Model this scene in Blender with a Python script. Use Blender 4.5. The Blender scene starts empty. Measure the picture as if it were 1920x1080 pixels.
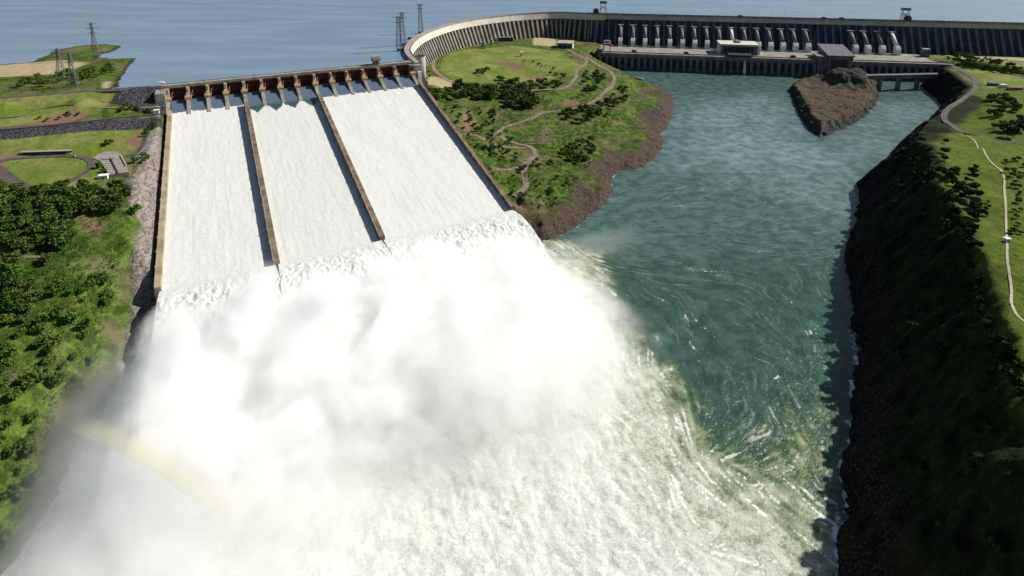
import bpy, math, random
import numpy as np
from mathutils import Vector

random.seed(7)
RNG = np.random.default_rng(11)
C = bpy.context.scene.collection
SC = bpy.context.scene

# ------------------------------------------------------------------ camera
F = 1114.6
PITCH = math.radians(13.173)
CYP = 134.9                                       # row of the optical axis (the photo is the lower part of a wider frame)
CP, SP = math.cos(PITCH), math.sin(PITCH)
HC = 350.66


def P(px, py, z):
    """photo pixel (1920 wide) on the level z -> world point"""
    X, Y = px - 960.0, py - CYP
    h = HC - z
    d = Y * CP + F * SP
    return (X * h / d, (F * CP - Y * SP) * h / d, z)


def PP(pts, z):
    return [P(a, b, z)[:2] for a, b in pts]


cam_d = bpy.data.cameras.new('camera')
cam_d.sensor_width = 36.0
cam_d.lens = F / 1920.0 * 36.0
cam_d.shift_y = -(540.0 - CYP) / 1920.0
cam_d.clip_start = 1.0
cam_d.clip_end = 60000.0
cam = bpy.data.objects.new('camera', cam_d)
C.objects.link(cam)
cam.location = (0, 0, HC)
cam.rotation_euler = (math.pi / 2 - PITCH, 0, 0)
SC.camera = cam

# ------------------------------------------------------------------ light
SUN = Vector((0.752, 0.262, 0.604)).normalized()
w = bpy.data.worlds.new('World')
SC.world = w
w.use_nodes = True
wn = w.node_tree.nodes
wl = w.node_tree.links
wn.clear()
sky = wn.new('ShaderNodeTexSky')
sky.sky_type = 'NISHITA'
sky.sun_disc = False
sky.sun_elevation = math.asin(SUN.z)
sky.sun_rotation = math.atan2(SUN.x, SUN.y)
bg = wn.new('ShaderNodeBackground')
bg.inputs[1].default_value = 0.05
wo = wn.new('ShaderNodeOutputWorld')
wl.new(sky.outputs[0], bg.inputs[0])
wl.new(bg.outputs[0], wo.inputs[0])
ld = bpy.data.lights.new('sun', 'SUN')
ld.energy = 5.0
ld.angle = math.radians(0.5)
ld.color = (1.0, 0.955, 0.88)
sun = bpy.data.objects.new('sun', ld)
C.objects.link(sun)
sun.rotation_euler = SUN.to_track_quat('Z', 'Y').to_euler()
sun.location = (600, 300, 900)
SC.view_settings.view_transform = 'Standard'
SC.view_settings.look = 'None'
SC.view_settings.exposure = 0.3
SC.view_settings.gamma = 1.0
cy = SC.cycles
cy.max_bounces = 26
cy.diffuse_bounces = 2
cy.glossy_bounces = 2
cy.transmission_bounces = 2
cy.volume_bounces = 24
cy.transparent_max_bounces = 8
cy.volume_step_rate = 0.65
cy.volume_max_steps = 384
cy.use_adaptive_sampling = True
cy.adaptive_threshold = 0.025
cy.use_denoising = True
cy.sample_clamp_indirect = 0.0

# ------------------------------------------------------------------ node helpers


class NT:
    def __init__(s, name, bump=True):
        s.m = bpy.data.materials.new(name)
        s.m.use_nodes = True
        s.t = s.m.node_tree
        s.n = s.t.nodes
        s.l = s.t.links
        s.b = s.n.get('Principled BSDF')
        s.out = s.n.get('Material Output')

    def node(s, kind, **kw):
        n = s.n.new(kind)
        for k, v in kw.items():
            setattr(n, k, v)
        return n

    def val(s, x, sock):
        if isinstance(x, (int, float)):
            sock.default_value = x
        elif isinstance(x, tuple):
            sock.default_value = (*x, 1) if len(x) == 3 and len(sock.default_value) == 4 else x
        else:
            s.l.new(x, sock)

    def math(s, op, a, b=0.0, c=None, clamp=False):
        n = s.node('ShaderNodeMath', operation=op, use_clamp=clamp)
        s.val(a, n.inputs[0])
        s.val(b, n.inputs[1])
        if c is not None:
            s.val(c, n.inputs[2])
        return n.outputs[0]

    def mix(s, f, a, b):
        n = s.node('ShaderNodeMix', data_type='RGBA')
        s.val(f, n.inputs[0])
        s.val(a, n.inputs[6])
        s.val(b, n.inputs[7])
        return n.outputs[2]

    def step(s, x, lo, hi, a=0.0, b=1.0):
        n = s.node('ShaderNodeMapRange', interpolation_type='SMOOTHSTEP')
        s.val(x, n.inputs[0])
        n.inputs[1].default_value = lo
        n.inputs[2].default_value = hi
        n.inputs[3].default_value = a
        n.inputs[4].default_value = b
        return n.outputs[0]

    def pos(s, scale=(1, 1, 1)):
        g = s.node('ShaderNodeNewGeometry').outputs['Position']
        if scale == (1, 1, 1):
            return g
        m = s.node('ShaderNodeVectorMath', operation='MULTIPLY')
        s.l.new(g, m.inputs[0])
        m.inputs[1].default_value = scale
        return m.outputs[0]

    def noise(s, vec, scale, detail=4.0, rough=0.55, dist=0.0):
        n = s.node('ShaderNodeTexNoise')
        s.l.new(vec, n.inputs['Vector'])
        n.inputs['Scale'].default_value = scale
        n.inputs['Detail'].default_value = detail
        n.inputs['Roughness'].default_value = rough
        n.inputs['Distortion'].default_value = dist
        return n.outputs['Fac']

    def attr(s, name):
        return s.node('ShaderNodeAttribute', attribute_name=name)

    def bump(s, h, strength=0.5, dist=1.0):
        n = s.node('ShaderNodeBump')
        n.inputs['Strength'].default_value = strength
        n.inputs['Distance'].default_value = dist
        s.l.new(h, n.inputs['Height'])
        s.l.new(n.outputs[0], s.b.inputs['Normal'])

    def base(s, c, rough=0.9, spec=0.2):
        s.val(c, s.b.inputs['Base Color'])
        s.val(rough, s.b.inputs['Roughness'])
        s.b.inputs['Specular IOR Level'].default_value = spec
        return s.m


def concrete(name, c1, c2, sc=0.05, streak=0.25, rough=0.9, bump=0.3):
    t = NT(name)
    a = t.noise(t.pos(), sc, 6)
    b = t.noise(t.pos((1, 1, 0.12)), streak, 3)
    f = t.step(t.math('ADD', t.math('MULTIPLY', a, 0.5), t.math('MULTIPLY', b, 0.5)), 0.36, 0.64)
    t.base(t.mix(f, c1, c2), rough)
    t.bump(t.noise(t.pos(), 0.8, 4), bump, 0.6)
    return t.m


M = {}
M['concrete'] = concrete('weathered_concrete', (0.17, 0.16, 0.14), (0.34, 0.32, 0.28))
M['concrete_dark'] = concrete('dark_concrete', (0.10, 0.10, 0.105), (0.22, 0.21, 0.205))
M['concrete_pale'] = concrete('pale_concrete', (0.36, 0.335, 0.30), (0.50, 0.47, 0.43), 0.03)
M['concrete_white'] = concrete('white_concrete', (0.56, 0.55, 0.52), (0.74, 0.73, 0.70))
M['concrete_cream'] = concrete('cream_concrete', (0.52, 0.48, 0.42), (0.68, 0.64, 0.57), 0.03)
M['concrete_pink'] = concrete('pinkish_deck', (0.28, 0.235, 0.21), (0.38, 0.33, 0.30), 0.04)
M['wall_tan'] = concrete('tan_wall', (0.24, 0.19, 0.13), (0.40, 0.335, 0.24), 0.06, 0.12)
M['wall_brown'] = concrete('brown_wall', (0.085, 0.068, 0.052), (0.25, 0.19, 0.14), 0.05, 0.1)
M['gate_red'] = concrete('red_gate_steel', (0.045, 0.014, 0.011), (0.095, 0.030, 0.023), 0.2, 0.5, 0.6)
M['trunnion'] = concrete('orange_beam', (0.26, 0.14, 0.07), (0.44, 0.29, 0.18), 0.3)
M['steel'] = concrete('grey_steel', (0.12, 0.12, 0.125), (0.22, 0.22, 0.225), 0.4, 0.5, 0.5)
M['steel_dark'] = concrete('dark_steel', (0.03, 0.03, 0.035), (0.07, 0.07, 0.075), 0.4, 0.5, 0.5)
M['steel_red'] = concrete('reddish_steel', (0.16, 0.06, 0.04), (0.26, 0.11, 0.08), 0.4, 0.5, 0.6)
M['roof_pink'] = concrete('pinkish_roof', (0.33, 0.27, 0.235), (0.43, 0.36, 0.32), 0.1)
M['roof_grey'] = concrete('grey_roof', (0.11, 0.105, 0.12), (0.19, 0.18, 0.20), 0.1)
M['white'] = concrete('white_paint', (0.68, 0.68, 0.67), (0.82, 0.82, 0.80), 0.2)
M['window_dark'] = concrete('dark_glass', (0.02, 0.025, 0.03), (0.05, 0.06, 0.07), 0.3, 0.5, 0.3)
M['bluegrey'] = concrete('bluegrey_cladding', (0.09, 0.12, 0.15), (0.16, 0.19, 0.22), 0.1)
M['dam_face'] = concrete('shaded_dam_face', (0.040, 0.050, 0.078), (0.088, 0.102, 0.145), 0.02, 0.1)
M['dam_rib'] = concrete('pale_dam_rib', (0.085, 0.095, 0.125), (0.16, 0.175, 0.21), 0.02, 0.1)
M['pipe'] = concrete('weathered_pipe', (0.12, 0.115, 0.115), (0.22, 0.21, 0.205), 0.05)
M['asphalt'] = concrete('purplish_asphalt', (0.07, 0.058, 0.056), (0.125, 0.10, 0.097), 0.08, 0.3)
M['gravel_road'] = concrete('brown_gravel', (0.17, 0.12, 0.09), (0.28, 0.22, 0.17), 0.15, 0.3)
M['paving'] = concrete('pink_paving', (0.23, 0.19, 0.18), (0.33, 0.285, 0.265), 0.15, 0.3)
M['path_pale'] = concrete('pale_path', (0.32, 0.30, 0.19), (0.44, 0.41, 0.30), 0.2, 0.3)
M['bark'] = concrete('bark', (0.07, 0.05, 0.035), (0.14, 0.10, 0.07), 0.6)

# ------------------------------------------------------------------ mesh helpers


class MB:
    def __init__(s):
        s.v = []
        s.f = []

    def hexa(s, b, t):
        """b, t: 4 corner points each, counter-clockwise"""
        i = len(s.v)
        s.v += [tuple(q) for q in b] + [tuple(q) for q in t]
        s.f += [(i + 3, i + 2, i + 1, i), (i + 4, i + 5, i + 6, i + 7)]
        for k in range(4):
            j = (k + 1) % 4
            s.f.append((i + k, i + j, i + 4 + j, i + 4 + k))
        return s

    def box(s, x0, x1, y0, y1, z0, z1, fr=None):
        c = [(x0, y0), (x1, y0), (x1, y1), (x0, y1)]
        g = fr or (lambda a, b, z: (a, b, z))
        return s.hexa([g(a, b, z0) for a, b in c], [g(a, b, z1) for a, b in c])

    def prism(s, poly, fn0, fn1):
        """poly list of 2D; fn0/fn1 map a 2D point to the two end caps"""
        i = len(s.v)
        n = len(poly)
        s.v += [tuple(fn0(q)) for q in poly] + [tuple(fn1(q)) for q in poly]
        s.f += [tuple(range(i, i + n)), tuple(range(i + 2 * n - 1, i + n - 1, -1))]
        for k in range(n):
            j = (k + 1) % n
            s.f.append((i + j, i + k, i + n + k, i + n + j))
        return s

    def tube(s, a, b, r0, r1=None, n=8, cap=True):
        r1 = r0 if r1 is None else r1
        a, b = Vector(a), Vector(b)
        d = (b - a).normalized()
        x = d.orthogonal().normalized()
        y = d.cross(x)
        i = len(s.v)
        for c, r in ((a, r0), (b, r1)):
            for k in range(n):
                t = 2 * math.pi * k / n
                s.v.append(tuple(c + x * (r * math.cos(t)) + y * (r * math.sin(t))))
        for k in range(n):
            j = (k + 1) % n
            s.f.append((i + k, i + j, i + n + j, i + n + k))
        if cap:
            s.f += [tuple(range(i + n - 1, i - 1, -1)), tuple(range(i + n, i + 2 * n))]
        return s

    def sweep(s, prof, cl, closed=False):
        """prof: list of rows per station, each a list of 3D points"""
        i = len(s.v)
        m = len(cl[0])
        for row in cl:
            s.v += [tuple(q) for q in row]
        for r in range(len(cl) - 1):
            for k in range(m - 1 + (1 if closed else 0)):
                j = (k + 1) % m
                s.f.append((i + r * m + k, i + r * m + j, i + (r + 1) * m + j, i + (r + 1) * m + k))
        if closed:
            s.f += [tuple(range(i + m - 1, i - 1, -1)), tuple(range(i + (len(cl) - 1) * m, i + len(cl) * m))]
        return s

    def build(s, name, m, parent=None, smooth=False):
        me = bpy.data.meshes.new(name)
        v = np.array(s.v, float)
        off = np.array(parent_world(parent)) if parent else np.zeros(3)
        me.from_pydata((v - off).tolist(), [], s.f)
        me.validate()
        if m:
            me.materials.append(M[m] if isinstance(m, str) else m)
        if smooth:
            me.polygons.foreach_set('use_smooth', [True] * len(me.polygons))
        o = bpy.data.objects.new(name, me)
        C.objects.link(o)
        if parent:
            o.parent = parent
        return o


def parent_world(p):
    q = Vector((0, 0, 0))
    while p:
        q = q + p.location
        p = p.parent
    return q


def grid_mesh(name, V, quads, mat, attrs=None, smooth=True):
    me = bpy.data.meshes.new(name)
    V = np.ascontiguousarray(V, np.float32)
    quads = np.ascontiguousarray(quads, np.int32)
    k = quads.shape[1]
    me.vertices.add(len(V))
    me.vertices.foreach_set('co', V.ravel())
    me.loops.add(quads.size)
    me.loops.foreach_set('vertex_index', quads.ravel())
    me.polygons.add(len(quads))
    me.polygons.foreach_set('loop_start', np.arange(0, quads.size, k, dtype=np.int32))
    me.polygons.foreach_set('use_smooth', np.full(len(quads), smooth))
    for nm, data in (attrs or {}).items():
        a = me.attributes.new(nm, 'FLOAT_COLOR', 'POINT')
        a.data.foreach_set('color', np.ascontiguousarray(data, np.float32).ravel())
    me.update(calc_edges=True)
    me.materials.append(mat)
    o = bpy.data.objects.new(name, me)
    C.objects.link(o)
    return o


def tag(o, label=None, cat=None, group=None, kind=None):
    if label:
        o['label'] = label
    if cat:
        o['category'] = cat
    if group:
        o['group'] = group
    if kind:
        o['kind'] = kind
    return o


def empty(name, loc, label=None, cat=None, group=None):
    o = bpy.data.objects.new(name, None)
    C.objects.link(o)
    o.location = loc
    o.empty_display_size = 2
    return tag(o, label, cat, group)


# ------------------------------------------------------------------ numpy noise / polygons
def vnoise(x, y, cell, seed):
    """smooth value noise in [-1,1]"""
    r = np.random.default_rng(seed)
    T = r.random((256, 256)) * 2 - 1
    gx, gy = x / cell, y / cell
    ix, iy = np.floor(gx).astype(int), np.floor(gy).astype(int)
    fx, fy = gx - ix, gy - iy
    fx = fx * fx * fx * (fx * (fx * 6 - 15) + 10)
    fy = fy * fy * fy * (fy * (fy * 6 - 15) + 10)
    a = T[ix & 255, iy & 255]
    b = T[(ix + 1) & 255, iy & 255]
    c = T[ix & 255, (iy + 1) & 255]
    d = T[(ix + 1) & 255, (iy + 1) & 255]
    return (a * (1 - fx) + b * fx) * (1 - fy) + (c * (1 - fx) + d * fx) * fy


def fbm(x, y, cell, seed, octs=4, gain=0.5):
    s, amp, tot = 0, 1.0, 0
    for k in range(octs):
        t = 0.6 * k
        xr, yr = x * math.cos(t) - y * math.sin(t), x * math.sin(t) + y * math.cos(t)
        s = s + amp * vnoise(xr, yr, cell / 2 ** k, seed + k)
        tot += amp
        amp *= gain
    return s / tot


def inside(poly, x, y):
    r = np.zeros(x.shape, bool)
    n = len(poly)
    for i in range(n):
        x0, y0 = poly[i]
        x1, y1 = poly[(i + 1) % n]
        if y0 == y1:
            continue
        c = ((y0 > y) != (y1 > y)) & (x < (x1 - x0) * (y - y0) / (y1 - y0) + x0)
        r ^= c
    return r


def dist_lines(pts, x, y, closed=False):
    d = np.full(x.shape, 1e18)
    n = len(pts)
    for i in range(n if closed else n - 1):
        ax, ay = pts[i]
        bx, by = pts[(i + 1) % n]
        dx, dy = bx - ax, by - ay
        L = dx * dx + dy * dy + 1e-9
        t = np.clip(((x - ax) * dx + (y - ay) * dy) / L, 0, 1)
        d = np.minimum(d, (x - ax - t * dx) ** 2 + (y - ay - t * dy) ** 2)
    return np.sqrt(d)


def sdist(poly, x, y):
    d = dist_lines(poly, x, y, True)
    return np.where(inside(poly, x, y), -d, d)       # negative inside


def soft(poly, x, y, wd=4.0):
    return np.clip(0.5 - sdist(poly, x, y) / wd, 0, 1)


def sstep(a, b, x):
    t = np.clip((x - a) / (b - a), 0, 1)
    return t * t * (3 - 2 * t)


def idw(pts, x, y, p=3.6, s=18.0):
    num = np.zeros(x.shape)
    den = np.zeros(x.shape)
    for a, b, z in pts:
        wt = ((x - a) ** 2 + (y - b) ** 2 + s * s) ** (-p / 2)
        num += wt * z
        den += wt
    return num / den


def resample(pts, step):
    pts = [Vector(q) for q in pts]
    n = len(pts)
    out = []
    for i in range(n - 1):
        p0 = pts[max(i - 1, 0)]
        p1, p2 = pts[i], pts[i + 1]
        p3 = pts[min(i + 2, n - 1)]
        k = max(1, int((p2 - p1).length / step))
        for j in range(k):
            t = j / k
            out.append(0.5 * ((2 * p1) + (p2 - p0) * t + (2 * p0 - 5 * p1 + 4 * p2 - p3) * t * t
                              + (3 * p1 - p0 - 3 * p2 + p3) * t ** 3))
    out.append(pts[-1])
    return out


# ------------------------------------------------------------------ spillway frame
SO = (-532.6, 886.6)
SA = math.radians(26.912)
UX, UY = math.cos(SA), math.sin(SA)
VX, VY = math.sin(SA), -math.cos(SA)
PU = [0.9, 28.4, 55.6, 81.2, 107.8, 134.3, 161.9, 188.3, 217.2, 244.5, 271.7, 299.5, 327.1, 356.2, 386.1]
LIP = 450.0


def S(u, v, z):
    return (SO[0] + UX * u + VX * v, SO[1] + UY * u + VY * v, z)


def to_uv(x, y):
    dx, dy = x - SO[0], y - SO[1]
    return dx * UX + dy * UY, dx * VX + dy * VY


def zwall(v):
    return float(np.interp(v, [0, 18, 30, 55, LIP + 200], [117, 107, 99, 95, 95 - 0.156 * (LIP + 145)]))


def zwat(v):
    return np.interp(v, [8, 20, 32, 44, 58, 75, LIP, LIP + 40], [100, 97.5, 93.5, 89.8, 87.0, 84.7, 28.0, 26.0])


# ------------------------------------------------------------------ dam centre line (crest axis)
curve_px = [(783, 117), (768, 103), (764, 93), (768, 83), (780, 71), (800, 60), (830, 49), (860, 41.5), (900, 34.5), (950, 28.5), (1000, 24.8), (1050, 23)]
ZC = 120.0
cpts = [P(a[0], a[1], ZC) for a in curve_px]
MA = Vector((387.3, 1712.4, 0))
MD = Vector((0.9843, -0.1765, 0)).normalized()
MN = Vector((MD.y, -MD.x, 0))                       # downstream normal (to the camera)


def mline(t, off, z):
    q = MA + MD * t + MN * off
    return (q.x, q.y, z)


def t_at_px(px, off, z):
    """position along the main dam line that shows at photo column px"""
    k = (px - 960) / F
    h = HC - z
    b = MA + MN * off
    # b.x + t*MD.x = k*((b.y+t*MD.y)*CP + h*SP)
    return (k * (b.y * CP + h * SP) - b.x) / (MD.x - k * MD.y * CP)


T0 = t_at_px(1100, 0, ZC)
cpts.append(mline(T0, 0, ZC))
cpts.append(mline(T0 + 55, 0, ZC))
CURVE = resample(cpts, 8.0)
C_XY = [(q.x, q.y) for q in CURVE]

# ------------------------------------------------------------------ river outline
isl_px = [(1478, 166), (1484, 182), (1491, 200), (1500, 218), (1515, 240), (1535, 257), (1552, 254), (1572, 245), (1598, 234), (1622, 219),
          (1640, 200), (1650, 182), (1646, 165), (1638, 150), (1600, 140), (1545, 148), (1500, 153)]
ISL = PP(isl_px, 0)
pen_px = [(1010, 452), (1030, 449), (1052, 441), (1075, 430), (1092, 416), (1110, 400), (1128, 388), (1141, 372), (1150, 356), (1146, 340), (1150, 330),
          (1165, 321), (1186, 318), (1205, 312), (1225, 297), (1238, 282), (1243, 268), (1239, 250), (1250, 240), (1257, 226), (1262, 210), (1263, 192),
          (1258, 178), (1240, 166), (1215, 160), (1198, 153), (1180, 143), (1163, 133), (1150, 127)]
PEN = PP(pen_px, 0)
rb_px = [(1725, 160), (1750, 180), (1767, 200)]
rb2_px = [(1690, 264), (1660, 300), (1632, 325), (1606, 345), (1611, 360), (1613, 378), (1604, 398), (1606, 418), (1592, 450), (1583, 492), (1594, 530),
          (1599, 570), (1598, 615), (1604, 660), (1600, 710), (1597, 760), (1592, 820), (1578, 880), (1588, 940), (1572, 990), (1570, 1080)]
RB = [(1050, 1425)] + PP(rb_px, 0) + [(790, 1080)] + PP(rb2_px, 0) + [(150, 150), (110, -40)]
LB = [(-250, -40), (-272, 150), (-287, 284), (-300, 340), (-312, 390), (-318, 440), (-326, 484)]
RIVER = [S(0, LIP + 5, 0)[:2], S(PU[14], LIP + 5, 0)[:2]] + PEN + [(700, 1482)] + RB + LB


# ------------------------------------------------------------------ terrain height
def pts3(lst):
    return [P(a, b, z) for a, b, z in lst]


LEFT_C = pts3([(0, 192, 117), (150, 183, 116), (250, 176, 115), (0, 215, 109), (100, 205, 107), (200, 196, 106), (300, 196, 103), (0, 238, 103), (150, 226, 101), (300, 214, 99),
               (0, 258, 94), (150, 244, 92), (295, 226, 91), (0, 285, 89), (150, 268, 89), (265, 250, 87), (0, 315, 85), (80, 292, 86), (80, 320, 84.5),
               (80, 350, 84), (160, 318, 84), (200, 300, 85), (150, 345, 83), (215, 330, 82), (240, 290, 83), (248, 330, 77), (0, 350, 84), (0, 390, 79), (120, 370, 80), (200, 370, 76),
               (235, 385, 71), (120, 420, 73), (0, 440, 72), (200, 430, 68), (228, 440, 64), (0, 490, 65), (120, 495, 61), (215, 500, 53),
               (0, 570, 55), (120, 560, 52), (195, 570, 38), (0, 640, 48), (100, 640, 41), (180, 640, 27), (0, 720, 42), (100, 720, 30), (0, 800, 38), (60, 800, 26), (0, 950, 32), (0, 1080, 32)])
LEFT_C += [(-800, 490, 82), (-800, 290, 70), (-700, 140, 60), (-1000, 490, 84), (-560, 310, 55), (-1400, 390, 85), (-400, 250, 36), (-360, 130, 34)]
PEN_C = pts3([(850, 112, 56), (900, 140, 55), (1000, 115, 55), (1060, 122, 53), (960, 95, 55), (830, 104, 57), (820, 140, 57), (1080, 98, 48), (1095, 112, 46), (795, 162, 60), (1000, 160, 50), (1075, 150, 49),
              (870, 90, 55), (930, 80, 54), (1000, 78, 52), (1060, 92, 50),
              (1140, 130, 38), (1153, 148, 36), (1130, 175, 34), (1100, 197, 32), (1050, 208, 31), (1100, 160, 42), (1010, 185, 40),
              (800, 178, 62), (840, 170, 56), (850, 195, 50), (900, 195, 44), (960, 215, 34), (945, 240, 30), (900, 250, 38), (1000, 262, 27), (1080, 230, 26), (1000, 287, 25), (960, 300, 29), (988, 325, 23), (978, 358, 21), (955, 372, 22),
              (830, 212, 58), (870, 262, 50), (905, 312, 42), (940, 352, 30), (972, 387, 20),
              (1150, 205, 24), (1185, 185, 16), (1215, 175, 9), (1130, 245, 21), (1160, 270, 12), (1190, 240, 12), (1225, 225, 6), (1090, 290, 18), (1120, 310, 11), (1080, 345, 11), (1040, 330, 18), (1045, 385, 10), (1100, 370, 6), (1010, 350, 20), (1015, 410, 9), (1170, 300, 6)])
PEN_C += [(200, 1620, 42), (330, 1620, 41), (120, 1700, 50), (0, 1690, 52), (-100, 1560, 55), (-190, 1400, 57), (-200, 1250, 58), (330, 1545, 36)]
RIGHT_C = pts3([(1845, 520, 100), (1900, 700, 102), (1800, 330, 95), (1815, 262, 74), (1785, 242, 55), (1770, 216, 48), (1828, 152, 47), (1840, 175, 49), (1800, 190, 47), (1905, 400, 103), (1905, 500, 104), (1910, 600, 103),
                (1900, 250, 72), (1900, 205, 58), (1870, 300, 90), (1900, 150, 50), (1760, 104, 42), (1800, 115, 43), (1740, 108, 42), (1710, 225, 34), (1720, 250, 42), (1920, 340, 98), (1840, 400, 99)])
RIGHT_C += [(420, 300, 106), (330, 200, 104), (600, 480, 106), (280, 60, 104), (900, 700, 100), (850, 850, 78), (1300, 1100, 55), (1500, 900, 80), (1900, 1100, 65), (1300, 1450, 44), (1600, 1400, 55), (2000, 1300, 62), (1450, 1200, 52)]
PROM = PP([(-500, 150), (-200, 130), (0, 121), (60, 117), (72, 110), (100, 96), (140, 86), (200, 82), (229, 87), (212, 96), (192, 102), (184, 108), (205, 110), (256, 109), (243, 126), (228, 148), (223, 163), (120, 185), (-500, 260)], 115)
RIGHT_BERM = PP([(1780, 92), (1930, 92), (1990, 100), (1990, 146), (1925, 140), (1850, 128), (1800, 118)], 52)
CREST_L = [S(-6, -5, 0)[:2], P(250, 164, 120)[:2], P(150, 172, 120)[:2], P(0, 184, 120)[:2], (-1150, 660), (-1700, 450), (-2600, 100)]
UPSTREAM = list(reversed(CREST_L)) + [S(400, -5, 0)[:2]] + C_XY + [mline(2600, 0, 0)[:2], (4000, 4000), (-6000, 6000), (-6000, 100)]
CORR = [S(-2, -14, 0)[:2], S(PU[14] + 3, -14, 0)[:2], S(PU[14] + 3, LIP + 2, 0)[:2], S(-2, LIP + 2, 0)[:2]]


def region(x, y):
    u, v = to_uv(x, y)
    right = x > np.interp(y, [-200, 260, 600, 975, 1250, 1400, 2500], [0, 120, 260, 480, 700, 850, 1100])
    left = (u < 200) & ~right & (y < 1150)
    return left, right


def height(x, y):
    left, right = region(x, y)
    dr = sdist(RIVER, x, y)
    h = np.where(left, idw(LEFT_C, x, y), np.where(right, idw(RIGHT_C, x, y), idw(PEN_C, x, y)))
    # terrace beyond the right road
    h = np.maximum(h, np.where(right, 44 + 17 * sstep(8, -22, sdist(RIGHT_BERM, x, y)), 0))
    n1 = fbm(x, y, 46, 3, 4)
    n2 = fbm(x, y, 14, 9, 3)
    dr = dr + np.where(dr > -12, 2.5 * fbm(x, y, 7, 919, 2), 0)
    d = np.maximum(dr + 5.0 * n2 * (1 - left * 0.5), 0)
    cl = np.where(left, 1.0 * d, np.where(right, 1.31 * d, 1.2 + 0.34 * d + 0.002 * d * d))
    h2 = np.minimum(h, cl + np.where(left, 3.0, np.where(right, 1.2, 1.0)) * n1)
    h2 = h2 + np.where(~left & ~right & (dr > 1) & (h2 < 16), 2.2 * np.abs(fbm(x, y, 9, 515, 3)) * sstep(1, 8, dr) - 0.3, 0)
    # smooth the cliff top a little
    rough = np.where(h2 < h - 0.5, 1.0, 0.25)
    park = soft(PARK_FLAT, x, y, 12)
    h2 = h2 + rough * np.where(right, 0.6, 1.0) * (1.6 * n2 + 0.7 * fbm(x, y, 5, 31, 2)) * (1 - park) + 1.0 * n1 * (1 - park)
    # rock cut beside the left training wall
    u, v = to_uv(x, y)
    zw = np.interp(v, [0, 55, LIP, LIP + 80], [98, 90, 26, 8])
    cut = zw + np.maximum(-(u + 1), 0) * 1.25 + 2.2 * n1
    h2 = np.where(left & (v > 40) & (v < LIP + 60), np.minimum(h2, cut), h2)
    h2 = np.where(left & (v > LIP), np.minimum(h2, np.maximum(h2 * 0 - 6, (v < LIP + 1) * 50 + np.maximum(dr, 0) * 1.1)), h2)
    h2 = np.where(dr < 0, np.maximum(-8, dr * 0.8) , h2)
    # spillway corridor
    h2 = np.where(inside(CORR, x, y), np.minimum(h2, zwat(v) - 8), h2)
    # powerhouse pad
    h2 = np.where((dr > -60) & ~left & (((x - MA.x) * MN.x + (y - MA.y) * MN.y) < 195) & (((x - MA.x) * MN.x + (y - MA.y) * MN.y) > -5) & (x > 250) & (x < 1330),
                  np.minimum(np.maximum(h2, -8), 40.2), h2)
    # reservoir side
    up = inside(UPSTREAM, x, y)
    dp = sdist(PROM, x, y)
    prom = 115 + np.clip(-dp * 0.12, -8, 3.2) + 0.8 * n1 + 0.5 * n2
    bank = np.where(x < -522, 119.6 - 0.35 * np.maximum(dist_lines(CREST_L, x, y) - 6, 0), 40)
    res = np.where(dp < 40, np.maximum(prom, bank), np.maximum(40, bank))
    h2 = np.where(up, np.maximum(res, 40), h2)
    # left embankment crest
    dc = dist_lines(CREST_L, x, y)
    nc_ = ~inside(CORR, x, y)
    h2 = np.where((dc < 7) & (x < -522) & nc_, 119.6, np.where((dc < 30) & (x < -522) & nc_ & ~up, np.minimum(119.6, np.maximum(h2, 119.6 - (dc - 7) * 0.5)), h2))
    return h2


PARK_FLAT = PP([(-60, 320), (25, 293), (100, 286), (175, 286), (190, 300), (185, 330), (150, 347), (90, 358), (40, 358), (-60, 380)], 85)
ROCKCUT = PP([(303, 232), (288, 262), (264, 300), (246, 345), (235, 385), (262, 400), (246, 440), (236, 475), (226, 510), (204, 560), (205, 600), (230, 640), (270, 640), (300, 560), (300, 450), (306, 350)], 70)
BASALT = PP([(206, 190), (240, 179), (275, 172), (312, 168), (314, 198), (260, 198)], 109)
RIPRAP = PP([(-200, 265), (0, 246), (150, 231), (300, 216), (306, 226), (250, 233), (150, 243), (0, 259), (-200, 280)], 97)
SOILS = [PP([(100, 218), (140, 207), (165, 212), (120, 226), (60, 232), (40, 232)], 104), PP([(228, 268), (262, 246), (280, 246), (255, 270)], 88), PP([(0, 293), (40, 283), (30, 296), (0, 300)], 88),
         PP([(985, 136), (1020, 134), (1022, 141), (990, 142)], 54), PP([(925, 114), (960, 116), (985, 126), (968, 130), (950, 120)], 55), PP([(870, 205), (890, 215), (890, 240), (865, 240)], 45),
         PP([(1060, 185), (1088, 183), (1085, 193), (1050, 192)], 36), PP([(232, 300), (248, 320), (240, 330), (228, 318)], 82), PP([(150, 412), (200, 415), (190, 432), (155, 430)], 70)]
DRYS = [PP([(-200, 148), (0, 123), (120, 114), (165, 119), (150, 126), (120, 140), (0, 146), (-200, 166)], 117), PP([(192, 155), (206, 152), (206, 164), (192, 165)], 117),
        PP([(1790, 92), (1930, 95), (1930, 118), (1860, 112)], 58), PP([(800, 140), (835, 148), (860, 158), (830, 165), (800, 160)], 57), PP([(1000, 68), (1045, 72), (1040, 85), (1000, 84)], 52)]
LAWNS = [PARK_FLAT, PP([(0, 262), (200, 240), (285, 232), (262, 262), (225, 285), (100, 282), (0, 290)], 90), PP([(830, 110), (860, 95), (960, 85), (1050, 92), (1090, 118), (1080, 132), (980, 150), (860, 155), (822, 135)], 55),
         PP([(-100, 200), (0, 192), (230, 172), (180, 200), (0, 225), (-100, 235)], 112)]


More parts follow.
